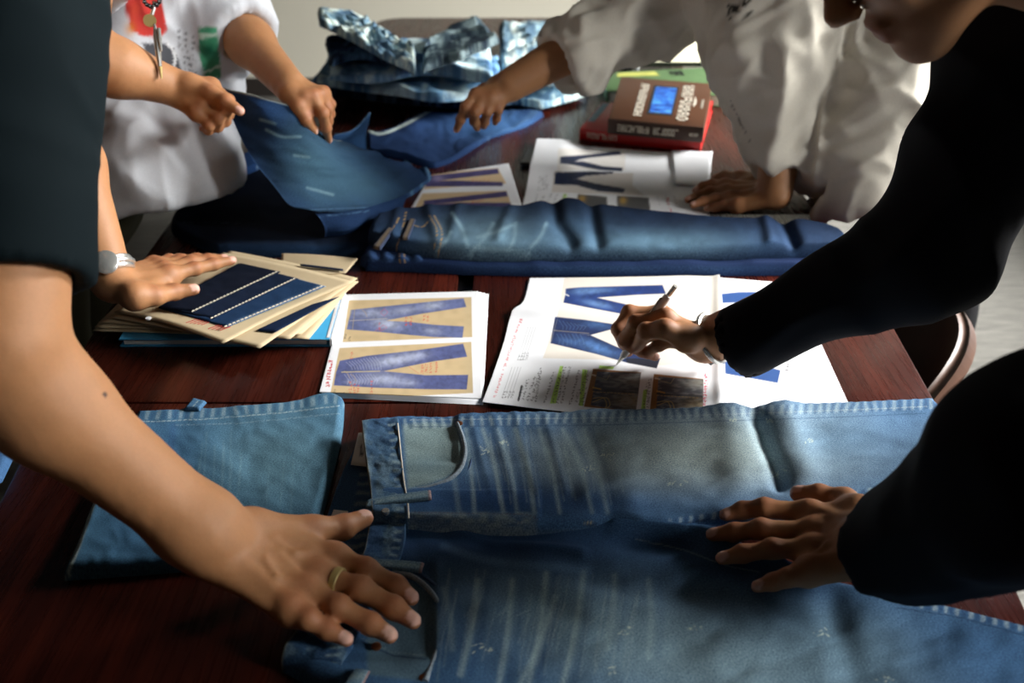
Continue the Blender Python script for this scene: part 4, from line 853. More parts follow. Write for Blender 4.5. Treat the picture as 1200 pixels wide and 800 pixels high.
lb = slab('size_label', [(411, 545), (430, 547)], [(420, 507), (428, 507)], None, None, TZ + 0.012, 0.0006, 0.0004, 8, 10, None, lambda pa, u, v, G: pa.stroke([(422, 520), (424, 528), (422, 534), (426, 530)], 2.0, S(20, 20, 24)), S(225, 224, 218), PAPER, jeans)
slab('care_label', [(385, 613), (404, 615)], [(391, 597), (408, 599)], None, None, TZ + 0.0075, 0.0006, 0.0004, 10, 10, None, lambda pa, u, v, G: pa.stroke([(398, 604), (402, 603), (401, 607)], 1.2, S(40, 40, 44)), S(225, 224, 218), PAPER, jeans)

# folded leg at the left front
def fl_paint(pa, u, v, G):
    x, y = pa.x, pa.y; n = fbm2(x * 0.04, y * 0.05, 7); pa.c *= (1 + 0.13 * n)[..., None]; pa.blob(330, 540, 90, 60, S(104, 136, 156), 0.6); pa.blob(180, 560, 50, 110, S(52, 86, 130), 0.6, 0.35); pa.blob(300, 650, 160, 26, S(50, 82, 118), 0.5)
    t = [(160, 481), (230, 479), (330, 471), (390, 461), (403, 467)]; d = y - np.interp(x, [p[0] for p in t], [p[1] for p in t])
    pa.dash([(165, 494), (240, 491), (335, 483), (400, 475)], 1.0, S(176, 190, 200), 0.7, 4, 2); pa.dash([(205, 498), (280, 496), (340, 490), (400, 484)], 0.9, S(150, 170, 186), 0.5, 4, 2); roping(pa, x, d, -1, 12, 13, 0.35)
    pa.stroke([(76, 680), (92, 640), (110, 588)], 4, S(196, 206, 210), 0.8, 3); pa.stroke([(203, 500), (198, 560), (190, 640)], 8, S(56, 88, 134), 0.5, 6)
    for k in range(14): r = RNG.random(3); pa.stroke([(220 + 170 * r[0], 500 + 50 * r[1]), (216 + 170 * r[0], 560 + 80 * r[2])], 2.0, S(120, 150, 170), 0.22, 2)
fold_l = slab('folded_jeans', [(76, 681), (200, 672), (300, 662), (364, 652)], [(160, 481), (212, 479), (226, 474), (245, 477), (330, 471), (386, 460), (403, 466)], [(76, 681), (92, 640), (110, 588), (135, 532), (160, 481)], [(364, 652), (379, 600), (392, 545), (401, 500), (403, 466)], TZ, 0.015, 0.010, 260, 150,
     lambda px, py, u, v, G: 0.0022 * fbm2(px * 0.02, py * 0.03, 9) + 0.002 * gline(px, py, [(76, 680), (110, 588)], 5), fl_paint, S(68, 104, 138))
tag(fold_l, 'mid blue folded trouser leg under the bare forearm at the front left', 'jeans', None)
slab('belt_loop', [(216, 481), (234, 482)], [(226, 466), (242, 470)], None, None, TZ + 0.0145, 0.004, 0.003, 14, 12, None, lambda pa, u, v, G: pa.dash([(222, 480), (234, 468)], 1.0, S(190, 200, 206), 0.6), S(70, 104, 142), parent=fold_l)
tag(slab('folded_jeans', [(-70, 610), (3, 565)], [(-50, 482), (29, 499)], None, None, TZ, 0.012, 0.008, 40, 40, lambda px, py, u, v, G: 0.002 * fbm2(px * .03, py * .03, 4), None, S(58, 88, 132)), 'corner of dark blue denim at the very edge of the photo behind the bare elbow', 'jeans')

# folded dark jeans across the middle
mj = empty('jeans', tuple(P(700, 290, TZ))); tag(mj, 'dark indigo jeans folded lengthwise across the middle of the table', 'jeans')
MJB = S(22, 36, 64)
slab('folded_leg', [(428, 318), (470, 319), (560, 323), (700, 325), (850, 324), (962, 323)], [(446, 268), (600, 262), (830, 270), (975, 285)], [(428, 318), (425, 300), (446, 268)], [(962, 323), (985, 308), (992, 295), (975, 285)], TZ, 0.020, 0.012, 200, 50, lambda px, py, u, v, G: 0.0025 * fbm2(px * .02, py * .04, 5), lambda pa, u, v, G: (pa.blob(700, 316, 300, 4, S(60, 88, 130), 0.5), pa.dash([(440, 313), (560, 318)], 0.9, S(150, 130, 90), 0.4)), S(28, 44, 84), parent=mj)
def mj_relief(px, py, u, v, G):
    r = 0.0018 * fbm2(px * .018, py * .04, 25)
    r -= 0.010 * gline(px, py, [(648, 252), (652, 275), (668, 300)], 9) + 0.008 * gline(px, py, [(690, 250), (700, 300)], 8) - 0.008 * gline(px, py, [(640, 242), (668, 241)], 26); r -= 0.012 * gline(px, py, [(915, 268), (928, 300)], 8); r += 0.006 * gline(px, py, [(893, 262), (900, 298)], 7)
    for (a, b, c, d) in ((470, 250, 462, 290), (500, 250, 512, 296), (540, 252, 530, 290), (600, 256, 585, 296)): r += 0.004 * gline(px, py, [(a, b), (c, d)], 7)
    return r
def mj_paint(pa, u, v, G):
    x, y = pa.x, pa.y; pa.blob(575, 280, 70, 24, S(112, 140, 166), 0.75); pa.blob(760, 284, 130, 14, S(100, 130, 160), 0.75); pa.blob(670, 270, 50, 20, S(76, 104, 140), 0.5); pa.blob(920, 282, 70, 20, S(36, 60, 104), 0.5); pa.blob(468, 280, 30, 20, S(58, 84, 124), 0.7)
    for (a, b, c, d) in ((530, 250, 548, 288), (528, 272, 512, 292), (560, 278, 600, 264), (556, 290, 620, 296), (604, 262, 596, 294), (578, 262, 552, 296), (640, 262, 622, 290)): pa.stroke(curve([(a, b), ((a + c) / 2 + 3, (b + d) / 2), (c, d)], 8), 4, S(134, 160, 182), 0.5, 4)
    n = fbm2(x * 0.07, y * 0.1, 9); pa.c *= (1 + 0.16 * n)[..., None]
    st = S(176, 138, 80)
    for q in ([(440, 290), (460, 268), (468, 254)], [(476, 248), (470, 275), (462, 294)], [(503, 252), (512, 270), (508, 294)], [(509, 253), (518, 272), (514, 296)], [(480, 262), (495, 266), (503, 258)]): pa.dash(curve(q, 14), 1.1, st, 0.75, 2.4, 1.2)
    pa.stroke([(545, 300), (700, 303), (960, 299)], 3, S(60, 88, 132), 0.6, 3)
slab('folded_leg', [(431, 288), (470, 299), (540, 306), (700, 308), (850, 306), (975, 303)], [(441, 253), (470, 247), (520, 244), (600, 245), (640, 240), (664, 238), (705, 243), (830, 255.5), (930, 258.5), (962, 263), (984, 273)], [(431, 288), (432, 270), (441, 253)], [(975, 303), (990, 296), (995, 286), (984, 273)], TZ + 0.018, 0.026, 0.016, 330, 80, mj_relief, mj_paint, MJB, parent=mj, zt=0.017)
for q in (([(470, 281), (479, 282)], [(480, 256), (488, 257)]), ([(436, 291), (446, 294)], [(455, 266), (462, 268)])):
    slab('belt_loop', q[0], q[1], None, None, TZ + 0.0435, 0.004, 0.002, 10, 26, None, lambda pa, u, v, G: pa.put(np.exp(-((u - .5) / .3) ** 2) * 0.4, S(170, 140, 90)), S(30, 48, 82), parent=mj)
slab('waistband', [(430, 316), (500, 318)], [(432, 296), (500, 300)], [(430, 316), (421, 306), (432, 296)], None, TZ + 0.002, 0.020, 0.010, 50, 24, lambda px, py, u, v, G: 0.002 * np.sin(px * .35), lambda pa, u, v, G: [pa.dash([(a, 297), (a + 1, 315)], 1.2, S(176, 138, 80), 0.8) for a in (468, 474)], S(40, 62, 104), parent=mj)

# jeans being held and draped at the far left
hj = empty('jeans', tuple(P(400, 250, TZ))); tag(hj, 'dark blue jeans with one leg lifted up by the white t-shirt person', 'jeans')
HB = S(28, 48, 84)
def hp(pa, u, v, G):
    x, y = pa.x, pa.y; n = fbm2(x * 0.03, y * 0.04, 3); n2 = fbm2(x * 0.012 + y * 0.02, y * 0.07 - x * 0.05, 13); pa.c *= np.clip(1 + 0.2 * n + 0.25 * n2, 0.4, 1.8)[..., None]
    pa.blob(370, 195, 40, 50, S(72, 104, 130), 0.8, -0.6); pa.blob(420, 215, 46, 24, S(66, 96, 122), 0.7, 0.3); pa.blob(300, 130, 30, 26, S(44, 76, 130), 0.5)
    for q in ([(312, 152), (330, 160), (352, 160)], [(345, 182), (362, 184)], [(305, 140), (322, 145)], [(360, 220), (390, 228)]): pa.stroke(curve(q, 8), 3, S(130, 160, 180), 0.5, 3)
    pa.put(sstep(0.985, 1.0, v) * 0.9, S(186, 196, 200)); pa.dash([(360, 246), (430, 243)], 1.2, S(96, 130, 170), 0.5)
drape('trouser_leg', [(372, 250, .818), (403, 248, .808), (434, 242, .795), (470, 228, .785), (500, 212, .772)], [(263, 103, 1.005), (300, 113, 1.003), (338, 124, .985), (370, 150, .93), (400, 165, .88)], [(372, 250, .818), (343, 243, .832), (320, 217, .862), (296, 186, .905), (276, 146, .955), (263, 103, 1.005)], [(500, 212, .772), (478, 194, .80), (440, 180, .85), (400, 165, .88)], 110, 120, 0.0016,
      lambda u, v, G: 0.006 * fbm2(u * 3, v * 4, 6), hp, HB, hj)
drape('trouser_leg', [(378, 284, .7535), (405, 283, .7535), (434, 272, .7535), (470, 252, .7535)], [(370, 250, .816), (403, 248, .807), (434, 242, .794), (478, 228, .782)], [(378, 284, .7535), (381, 268, .79), (370, 250, .816)], None, 50, 30, 0.0016, lambda u, v, G: 0.003 * fbm2(u * 3, v * 3, 8), lambda pa, u, v, G: pa.dash([(374, 254), (434, 247)], 1.2, S(96, 130, 170), 0.4), S(24, 44, 80), hj)
slab('waistband', [(440, 244), (478, 232), (503, 214)], [(404, 182), (440, 186), (470, 192), (506, 200)], None, None, TZ, 0.022, 0.016, 90, 50, lambda px, py, u, v, G: 0.006 * np.sin(u * 26 + v * 3) * sstep(.3, .6, u) + 0.004 * fbm2(px * .05, py * .06, 2), lambda pa, u, v, G: (pa.put(sstep(0.2, 0.9, np.sin(u * 26 + v * 3)) * 0.5, S(84, 118, 152)), pa.stroke([(440, 238), (455, 232), (466, 226)], 3, S(190, 190, 176), 0.8, 2)), S(36, 58, 96), parent=hj)
uj = slab('folded_jeans', [(255, 301), (340, 302), (445, 300)], [(232, 216), (300, 194), (390, 196), (440, 220)], [(255, 301), (200, 266), (232, 216)], None, TZ, 0.018, 0.012, 120, 60, lambda px, py, u, v, G: 0.004 * fbm2(px * .02, py * .03, 21), lambda pa, u, v, G: (pa.blob(320, 296, 150, 9, S(40, 70, 112), 0.8), pa.dash([(215, 260), (300, 262)], 1.0, S(90, 110, 140), 0.4)), S(13, 22, 42))
tag(uj, 'very dark navy jeans lying flat under the lifted jeans leg', 'jeans')
uj2 = slab('folded_jeans', [(226, 226), (262, 216), (302, 200)], [(270, 190), (300, 176), (330, 170)], None, None, TZ + 0.021, 0.016, 0.010, 60, 30, lambda px, py, u, v, G: 0.003 * fbm2(px * .03, py * .04, 23), lambda pa, u, v, G: (pa.stroke([(228, 222), (262, 212), (302, 195)], 3.0, S(150, 170, 190), 0.7, 2)), S(32, 60, 110))
tag(uj2, 'mid blue denim edge with a pale selvedge beside the white t-shirt hem', 'jeans')
pn = slab('denim_panel', [(432, 180), (470, 188), (512, 197), (575, 163)], [(430, 152), (445, 157), (470, 148), (512, 125), (560, 129), (638, 133)], None, [(575, 163), (615, 148), (638, 133)], TZ, 0.010, 0.008, 130, 60, lambda px, py, u, v, G: 0.005 * fbm2(px * .03, py * .05, 31) + 0.004 * np.sin(u * 9), lambda pa, u, v, G: (pa.blob(580, 145, 50, 16, S(70, 110, 170), 0.7), pa.stroke(curve([(430, 152), (445, 157), (470, 148), (512, 125)], 20), 3.0, S(196, 206, 210), 0.85, 2), pa.put(sstep(0.3, 0.8, np.sin(u * 60)) * sstep(.85, .9, u) * .3, S(90, 120, 160))), S(26, 48, 90))
tag(pn, 'indigo denim panel with white raw edge under the pointing hand', 'jeans')
nk = drape('denim_panel', [(386, 172, .775), (410, 176, .775), (430, 176, .775)], [(392, 158, .80), (414, 152, .80), (434, 131, .81)], None, [(430, 176, .775), (429, 155, .80), (434, 131, .81)], 30, 24, 0.002, None, lambda pa, u, v, G: pa.put(sstep(.9, .98, v) * .6, S(110, 140, 176)), S(44, 76, 124))
tag(nk, 'notched scrap of indigo denim standing between the lifted leg and the raw-edged panel', 'denim scrap')

# the heap of folded jeans at the far end
def heap(label, bot, top, z0, th, seed, base, light, dark, am=0.006, fr=1.0, lt=0.55, left=None, right=None, extra=None, er=0.016, tilt=None, layers=2):
    """one folded pair of jeans: layers of cloth, each with its own slightly different outline, crumpled on top"""
    root = None; r = np.random.default_rng(seed)
    for k in range(layers):
        z = z0 + th * k / layers; t_ = th / layers * (1.0 if k == layers - 1 else 0.97); last = k == layers - 1
        jig = lambda q: [(p[0] + (r.normal(0, 3.0) if k else 0), p[1] + (r.normal(0, 1.0) if k else 0) - 0 * k) for p in curve(q, 7)]
        def rel(px, py, u, v, G):
            if not last: return 0.002 * fbm2(G[..., 0] * 30, G[..., 1] * 30, seed)
            return am * fbm2(G[..., 0] * 8 * fr + 5 * v, G[..., 1] * 18 * fr, seed) + am * 0.9 * (1 - 2 * np.abs(vn2(G[..., 0] * 10 * fr + 4 * v, G[..., 1] * 22 * fr, seed + 3)))
        def pnt(pa, u, v, G):
            n = fbm2(u * 9 * fr + 2 + k, v * 5, seed + 5 + k, 4); m = fbm2(u * 22, v * 9, seed + 8, 2)
            pa.put(sstep(-0.05, 0.5, n + 0.4 * m) * lt * 1.25, light); pa.put(sstep(0.1, 0.75, -n - 0.3 * m) * 0.7, dark)
            e = sstep(0.10, 0.0, np.minimum(v, 1 - v)); pa.put(sstep(.75, .95, np.sin(u * 90 + 3 * m)) * e * 0.5, light); pa.put(sstep(.3, .9, -np.sin(u * 90 + 3 * m)) * e * 0.4, dark)
        o = slab('folded_layer' if k else 'folded_jeans', jig(bot), jig(top), left, right, z, t_, min(er, t_), 130, 60, rel, pnt, base if k % 2 == 0 else base * 0.85, zt=t_ * 0.8, tilt=tilt, parent=root)
        if root is None: root = tag(o, label, 'jeans')
    return root
lt_, md_, dk_ = S(222, 234, 240), S(132, 164, 198), S(24, 34, 56)
sl = lambda x0, k: (lambda x, y: np.clip(k * (x - x0), -0.2, 0.2))
heap('navy jeans at the bottom of the far heap', [(362, 108), (440, 119), (548, 128), (584, 124)], [(372, 86), (470, 78), (574, 84)], TZ, 0.036, 1, S(22, 32, 56), S(90, 116, 150), dk_, 0.003, lt=0.3)
heap('pale blotched jeans at the right of the far heap, below the sleeve', [(592, 124), (640, 126), (690, 112)], [(584, 84), (630, 80), (684, 92)], TZ, 0.030, 2, S(120, 156, 190), lt_, S(40, 66, 104), 0.005, lt=0.7)
heap('second jeans from the bottom of the far heap, marbled light blue', [(364, 100), (440, 110), (540, 118), (588, 112)], [(386, 66), (470, 60), (580, 66)], TZ + 0.043, 0.034, 3, S(140, 186, 236), S(214, 232, 248), S(50, 84, 140), 0.006, lt=0.8)
heap('acid-washed jeans at the middle of the far heap, with pale bands', [(388, 94), (440, 98), (500, 88), (578, 98)], [(394, 58), (480, 50), (574, 50)], TZ + 0.084, 0.034, 4, S(150, 192, 238), S(222, 236, 250), S(60, 92, 150), 0.008, lt=0.8)
heap('bleached jeans flung open at the right of the far heap', [(590, 98), (640, 102), (682, 90)], [(584, 30), (630, 27), (672, 38)], TZ + 0.040, 0.036, 5, S(160, 188, 212), S(228, 236, 242), S(70, 100, 140), 0.010, 1.4, 0.85)
heap('dark jeans with light thighs on the left of the far heap', [(386, 76), (420, 66), (478, 76), (488, 80)], [(382, 46), (430, 34), (484, 52)], TZ + 0.132, 0.036, 6, S(30, 46, 80), S(110, 146, 190), dk_, 0.006, lt=0.35, tilt=sl(-0.5, -0.05), layers=3)
heap('grey-blue jeans on the top right of the far heap', [(496, 88), (540, 82), (585, 72)], [(496, 56), (536, 36), (560, 30)], TZ + 0.126, 0.028, 7, S(88, 104, 120), S(160, 176, 188), S(24, 34, 58), 0.008, lt=0.55, tilt=sl(-0.22, 0.22))
heap('topmost pale jeans sloping across the left of the far heap', [(380, 36), (420, 48), (456, 66), (484, 74)], [(374, 16), (410, 14), (450, 30), (486, 48)], TZ + 0.184, 0.026, 8, S(150, 182, 210), S(232, 240, 244), S(70, 100, 144), 0.007, 1.5, 0.85, tilt=sl(-0.40, -0.11))
heap('narrow dark blue jeans leg between the far sleeve and the green book', [(692, 98), (712, 86), (742, 74)], [(690, 86), (708, 76), (738, 66)], TZ, 0.022, 9, S(44, 70, 112), S(90, 120, 160), dk_, 0.003, lt=0.4, er=0.012)
# ------------------------------------------------------------------ people
def ring_of(c, ax, r, n=28, sq=1.0, up=None):
    ax = unit(ax); a = unit(np.cross(ax, [0.1, 0.2, 1.0] if up is None else up)); b = np.cross(ax, a)
    return [np.asarray(c) + a * r * math.cos(t) + b * r * sq * math.sin(t) for t in np.linspace(0, 2 * math.pi, n + 1)[:-1]]
def head_parts(F, c, fwd, up, neck, s=1.0, k=0.012):
    fwd = unit(fwd); up = unit(np.asarray(up) - fwd * (np.asarray(up) @ fwd)); rt = np.cross(fwd, up)
    L = lambda x, y, z: np.asarray(c) + (rt * x + fwd * y + up * z) * s
    F.cone(L(0, 0.0, 0.035), L(0, -0.03, 0.03), 0.078 * s, 0.080 * s, k, (rt, 0.92)); F.cone(L(0, 0.03, 0.02), L(0, 0.043, -0.06), 0.060 * s, 0.042 * s, 0.02)
    for q in (-1, 1):
        F.cone(L(q * 0.046, -0.002, -0.05), L(q * 0.008, 0.055, -0.094), 0.026 * s, 0.022 * s, 0.02); F.ball(L(q * 0.034, 0.052, -0.022), 0.029 * s, 0.016); F.cone(L(q * 0.012, 0.082, 0.022), L(q * 0.042, 0.070, 0.018), 0.010 * s, 0.010 * s, 0.012)
        F.ball(L(q * 0.031, 0.094, 0.001), 0.0125 * s, 0.008, cut=True); F.ball(L(q * 0.031, 0.075, 0.0), 0.0122 * s, 0.002); F.ball(L(q * 0.0105, 0.096, -0.035), 0.0078 * s, 0.006)
        F.ball(L(q * 0.077, -0.008, -0.012), 0.030 * s, 0.006, (rt, 0.35)); F.ball(L(q * 0.084, 0.0, -0.010), 0.014 * s, 0.006, (rt, 0.5), cut=True)
    F.ball(L(0, 0.064, -0.096), 0.019 * s, 0.014); F.cone(L(0, 0.084, 0.008), L(0, 0.106, -0.030), 0.0075 * s, 0.0115 * s, 0.008)
    F.cone(L(-0.019, 0.082, -0.0600), L(0.019, 0.082, -0.0600), 0.0065 * s, 0.0065 * s, 0.004); F.cone(L(-0.012, 0.087, -0.0585), L(0.012, 0.087, -0.0585), 0.0062 * s, 0.0062 * s, 0.004); F.cone(L(-0.014, 0.084, -0.0715), L(0.014, 0.084, -0.0715), 0.0072 * s, 0.0072 * s, 0.004)
    F.cone(L(0, -0.025, -0.05), neck, 0.056 * s, 0.062 * s, 0.03); return L, rt, fwd, up
def head_color(V, C, L, tone):
    for q in (-1, 1):
        for p, r, c in ((L(q * 0.031, 0.087, 0.0), 0.0075, S(236, 230, 222)), (L(q * 0.031, 0.0872, 0.0), 0.0045, S(30, 20, 16)), (L(q * 0.027, 0.088, 0.021), 0.010, S(30, 24, 20))):
            m = sstep(r * 1.15, r * 0.85, np.linalg.norm(V - p, axis=1)) * 0.9; C = C * (1 - m[:, None]) + c * m[:, None]
    for x in (-0.014, 0, 0.014):
        m = np.exp(-(np.linalg.norm(V - L(x, 0.090, -0.065), axis=1) / 0.011) ** 2) * 0.6; C = C * (1 - m[:, None]) + S(150, 84, 76) * tone * m[:, None]
    return C
def hair_mesh(L, s, parent, rt, fwd, up):
    c = L(0, -0.012, 0.035); F = Field(c - 0.13 * s, c + 0.13 * s, 0.006); F.cone(L(0, 0.006, 0.042), L(0, -0.036, 0.032), 0.083 * s, 0.087 * s, 0.01, (rt, 0.93)); F.cone(L(0, -0.05, 0.0), L(0, -0.062, -0.045), 0.066 * s, 0.045 * s, 0.02)
    F.ball(L(0, 0.10, -0.03), 0.088 * s, 0.012, cut=True)
    for q in (-1, 1): F.ball(L(q * 0.08, 0.02, -0.03), 0.036 * s, 0.012, cut=True)
    V, Fc = F.mesh(); V = V + vnormals(V, Fc) * (0.004 * vnoise(V * np.array([90, 90, 40]), 3))[:, None]
    return mesh_np('hair', V, Fc, M['hair'], parent)
class Person:
    def __init__(s, label, tone=1.0, group=None): s.V = []; s.F = []; s.C = []; s.n = 0; s.tone = tone; s.label = label
    def add(s, F, hands=(), post=None, it=1):
        V, Fc = F.mesh(); V = relax(V, Fc, it, 0.35); N = vnormals(V, Fc)
        if hands: V = V + N * (0.00012 * vnoise(V * 320, 11) + 0.00018 * vnoise(V * 110, 4))[:, None]
        C = skin_color(V, N, hands, s.tone)
        if post: C = post(V, C)
        s.V.append(V); s.F.append(Fc + s.n); s.C.append(C); s.n += len(V)
    def build(s):
        o = mesh_np('person', np.concatenate(s.V), np.concatenate(s.F), SKIN, None, np.concatenate(s.C)); return tag(o, s.label, 'person')
def garment(name, cones, h, mat, parent, col, folds=None, amp=0.004, cuts=(), hollows=(), k=0.03, paint=None, seed=0, it=2, balls=()):
    lo = np.min([np.minimum(c[0], c[1]) - max(c[2], c[3]) for c in cones], 0) - 0.03; hi = np.max([np.maximum(c[0], c[1]) + max(c[2], c[3]) for c in cones], 0) + 0.03
    F = Field(lo, hi, h)
    for c in cones: F.cone(c[0], c[1], c[2], c[3], c[5] if len(c) > 5 else k, c[4] if len(c) > 4 else None)
    for c, n, r in cuts: F.plane_cut(c, n, r)
    for a, b, ra, rb in hollows: F.cone(a, b, ra, rb, 0.0, cut=True)
    V, Fc = F.mesh(); V = relax(V, Fc, it, 0.5); N = vnormals(V, Fc)
    if folds: V = V + N * fold_noise(V, folds, amp, seed)[:, None]
    C = np.empty_like(V); C[:] = col
    if paint:
        N = vnormals(V, Fc); px, py = proj(V); pa = Paint(px, py, col); front = ((CAM - V) * N).sum(1) > 0
        paint(pa, V, N); C = np.where(front[:, None], pa.c, C)
    return mesh_np(name, V, Fc, mat, parent, C)
def legs_and_shoes(root, hip, feet, knee_fwd, col, r=0.085, waist_r=0.16):
    hip = np.asarray(hip, float); out = [(hip + [0, 0, 0.06], hip - [0, 0, 0.04], waist_r * 0.85, waist_r, ([1, 0, 0], 0.75))]
    for ft in feet:
        ft = np.asarray(ft, float); kn = (hip + ft) / 2 + np.asarray(knee_fwd) * 0.04; kn[:2] = kn[:2] * 0.4 + ft[:2] * 0.6; kn[2] = 0.48
        out += [(hip * [0.5, 0.5, 1] + np.array([ft[0], ft[1], 0]) * [0.5, 0.5, 0] - [0, 0, 0.06], kn, r * 1.12, r * 0.82), (kn, ft + [0, 0, 0.07], r * 0.82, r * 0.72)]
        d = unit([knee_fwd[0], knee_fwd[1], 0]); F = Field(ft - 0.22, ft + 0.28, 0.008)
        F.cone(ft + [0, 0, 0.045] - d * 0.05, ft + [0, 0, 0.036] + d * 0.14, 0.044, 0.036, 0.02); F.cone(ft + [0, 0, 0.05] - d * 0.04, ft + [0, 0, 0.10] - d * 0.03, 0.042, 0.042, 0.02); F.plane_cut(ft + [0, 0, 0.004], [0, 0, -1], 0.5)
        V, Fc = F.mesh(); mesh_np('shoe', V, Fc, M['leather'], root)
    garment('trousers', out, 0.012, CLOTH, root, col, [([0, 0, 1], 14, 4, 1)], 0.004, [(np.array([f[0], f[1], 0.05]), [0, 0, -1], 0.2) for f in feet])

# --- person at the left front, dark teal t-shirt
A = Person('person in a dark teal t-shirt with ring and watch, leaning in at the left front', 1.0)
hA = 0.82
def fz(lst, zs): return [[P(p[0], p[1], z) for p, z in zip(f, zs)] for f in lst]
ZF = (0.806, 0.803, 0.793, 0.7885)
handAr = dict(wrist=P(262, 640, 0.838), up=[0.05, -0.05, 1], s=1.10, fat=1.0, fingers=fz([[(392, 653), (429, 668), (464, 687), (482, 700)], [(372, 674), (422, 690), (461, 712), (484, 727)], [(359, 692), (396, 711), (434, 731), (457, 744)], [(341, 712), (361, 725), (384, 738), (406, 749)]], ZF),
              thumb=[P(296, 622, 0.832), P(366, 621, 0.812), P(402, 618, 0.800), P(427, 607, 0.797)])
elbA = D(-42, 398, 0.80); elbU = D(4, 400, 0.795); shA = D(8, -70, 0.86); wrA = np.array(handAr['wrist']); d_ = unit(wrA - elbA)
limbA = [(shA, elbU, 0.058, 0.049), (elbA, elbA + (wrA - elbA) * 0.3, 0.046, 0.043), (elbA + (wrA - elbA) * 0.3, elbA + (wrA - elbA) * 0.9, 0.043, 0.0325), (elbA + (wrA - elbA) * 0.9, wrA + d_ * 0.01, 0.033, 0.030, ([0, 0, 1], 0.85))]
F = limb_field([handAr], limbA, 0.0026); add_limb(F, limbA, 0.03); add_hand(F, handAr); add_veins(F, handAr); A.add(F, [handAr], lambda V, C: (lambda m: C * (1 - m[:, None]) + S(60, 38, 28) * m[:, None])(sstep(0.003, 0.0015, np.linalg.norm(np.stack(proj(V), -1) - [123, 462], axis=1) / 1300)))
zt_ = 0.812
handAl = dict(wrist=P(131, 330, zt_ + 0.026), up=[0.1, -0.25, 1], s=1.06, fingers=fz([[(198, 322), (228, 315), (250, 310), (272, 305)], [(193, 317), (224, 308), (244, 305), (263, 303)], [(187, 313), (212, 306), (230, 304), (246, 303)], [(180, 310), (198, 305), (210, 304), (222, 303)]], (zt_ + 0.014, zt_ + 0.008, zt_ + 0.002, zt_ - 0.002)),
              thumb=[P(158, 347, zt_ + 0.016), P(181, 347, zt_ + 0.010), P(205, 342, zt_ + 0.002), P(227, 339, zt_)], nail_up=[0.2, -0.6, 0.75])
elbAl = D(52, 120, 1.40); shAl = np.array([-0.62, 1.20, 1.33]); wl = np.array(handAl['wrist'])
limbAl = [(shAl, elbAl, 0.052, 0.044), (elbAl, elbAl + (wl - elbAl) * 0.35, 0.044, 0.046), (elbAl + (wl - elbAl) * 0.35, wl, 0.046, 0.029)]
F = limb_field([handAl], limbAl, 0.0032); add_limb(F, limbAl, 0.025); add_hand(F, handAl); A.add(F, [handAl])
hc = np.array([-0.46, 1.06, 1.60]); nb = np.array([-0.58, 1.05, 1.44]); F = Field(hc - 0.26, hc + 0.17, 0.006); LA = head_parts(F, hc, [0.75, 0.0, -0.55], [0.55, 0, 0.8], nb); A.add(F, (), lambda V, C: head_color(V, C, LA[0], 1.0))
hipA = np.array([-0.98, 1.02, 0.93]); F = Field([-1.2, 0.7, 0.8], [-0.3, 1.4, 1.5], 0.014); F.cone(hipA, [-0.72, 1.04, 1.26], 0.12, 0.13, 0.04); F.cone(shA + [-.04, 0.03, 0], shAl, 0.055, 0.055, 0.04); F.cone([-0.72, 1.04, 1.26], nb, 0.12, 0.06, 0.04); A.add(F)
pa_ = A.build(); hair_mesh(LA[0], 1.0, pa_, *LA[1:])
axA = unit(elbU - shA); hem = min([shA + (elbU - shA) * t for t in np.linspace(0.5, 1, 60)], key=lambda p: abs(proj(p)[1] - 326))
garment('t_shirt', [(hipA + [0.0, 0, -0.02], [-0.74, 1.04, 1.22], 0.165, 0.175, ([0.8, 0, -0.5], 0.75)), ([-0.74, 1.04, 1.22], [-0.62, 1.05, 1.38], 0.17, 0.09), (shA + [-0.05, 0.03, -0.01], shAl + [0, 0, -0.01], 0.085, 0.080), (shA, hem + axA * 0.02, 0.082, 0.0665), (shAl, shAl + (elbAl - shAl) * 0.62, 0.075, 0.07)], 0.0052, CLOTH, pa_, S(7, 19, 23),
        [([0.2, 0.3, 1], 14, 4, 1), ([1, 0.4, -0.6], 22, 5, 0.5)], 0.0035, [(hem, axA, 0.17), (shAl + (elbAl - shAl) * 0.55, elbAl - shAl, 0.13)], [(hem - axA * 0.018, hem + axA * 0.08, 0.0535, 0.0535)], 0.05, seed=5)
legs_and_shoes(pa_, hipA, [(-1.02, 0.90, 0), (-1.06, 1.16, 0)], (1, 0, 0), S(26, 28, 34))
# ring and watch
mf = handAr['fingers'][1]; rc = mf[0] + (mf[1] - mf[0]) * 0.46
rm_ = MB()
for k in (-0.002, 0.0, 0.002): rm_.tube(ring_of(rc + unit(mf[1] - mf[0]) * k, mf[1] - mf[0], 0.0119), 0.0017, 8, True)
rm_.build('ring', M['gold'], pa_)
wc = elbAl + (wl - elbAl) * 0.93; wax = unit(wl - elbAl); wb = MB()
for k in (-0.006, 0, 0.006): wb.tube(ring_of(wc + wax * k, wax, 0.0355 - 0.003 * abs(k) / 0.006), 0.0042, 8, True)
wch = wb.build('watch', M['silver'], pa_)
wd = unit(np.array([0.35, -0.75, 0.55]) - wax * (np.array([0.35, -0.75, 0.55]) @ wax)); MB().tube([wc + wd * 0.033, wc + wd * 0.040, wc + wd * 0.0415], [0.0165, 0.0165, 0.014], 20).build('watch_case', M['silver'], wch)

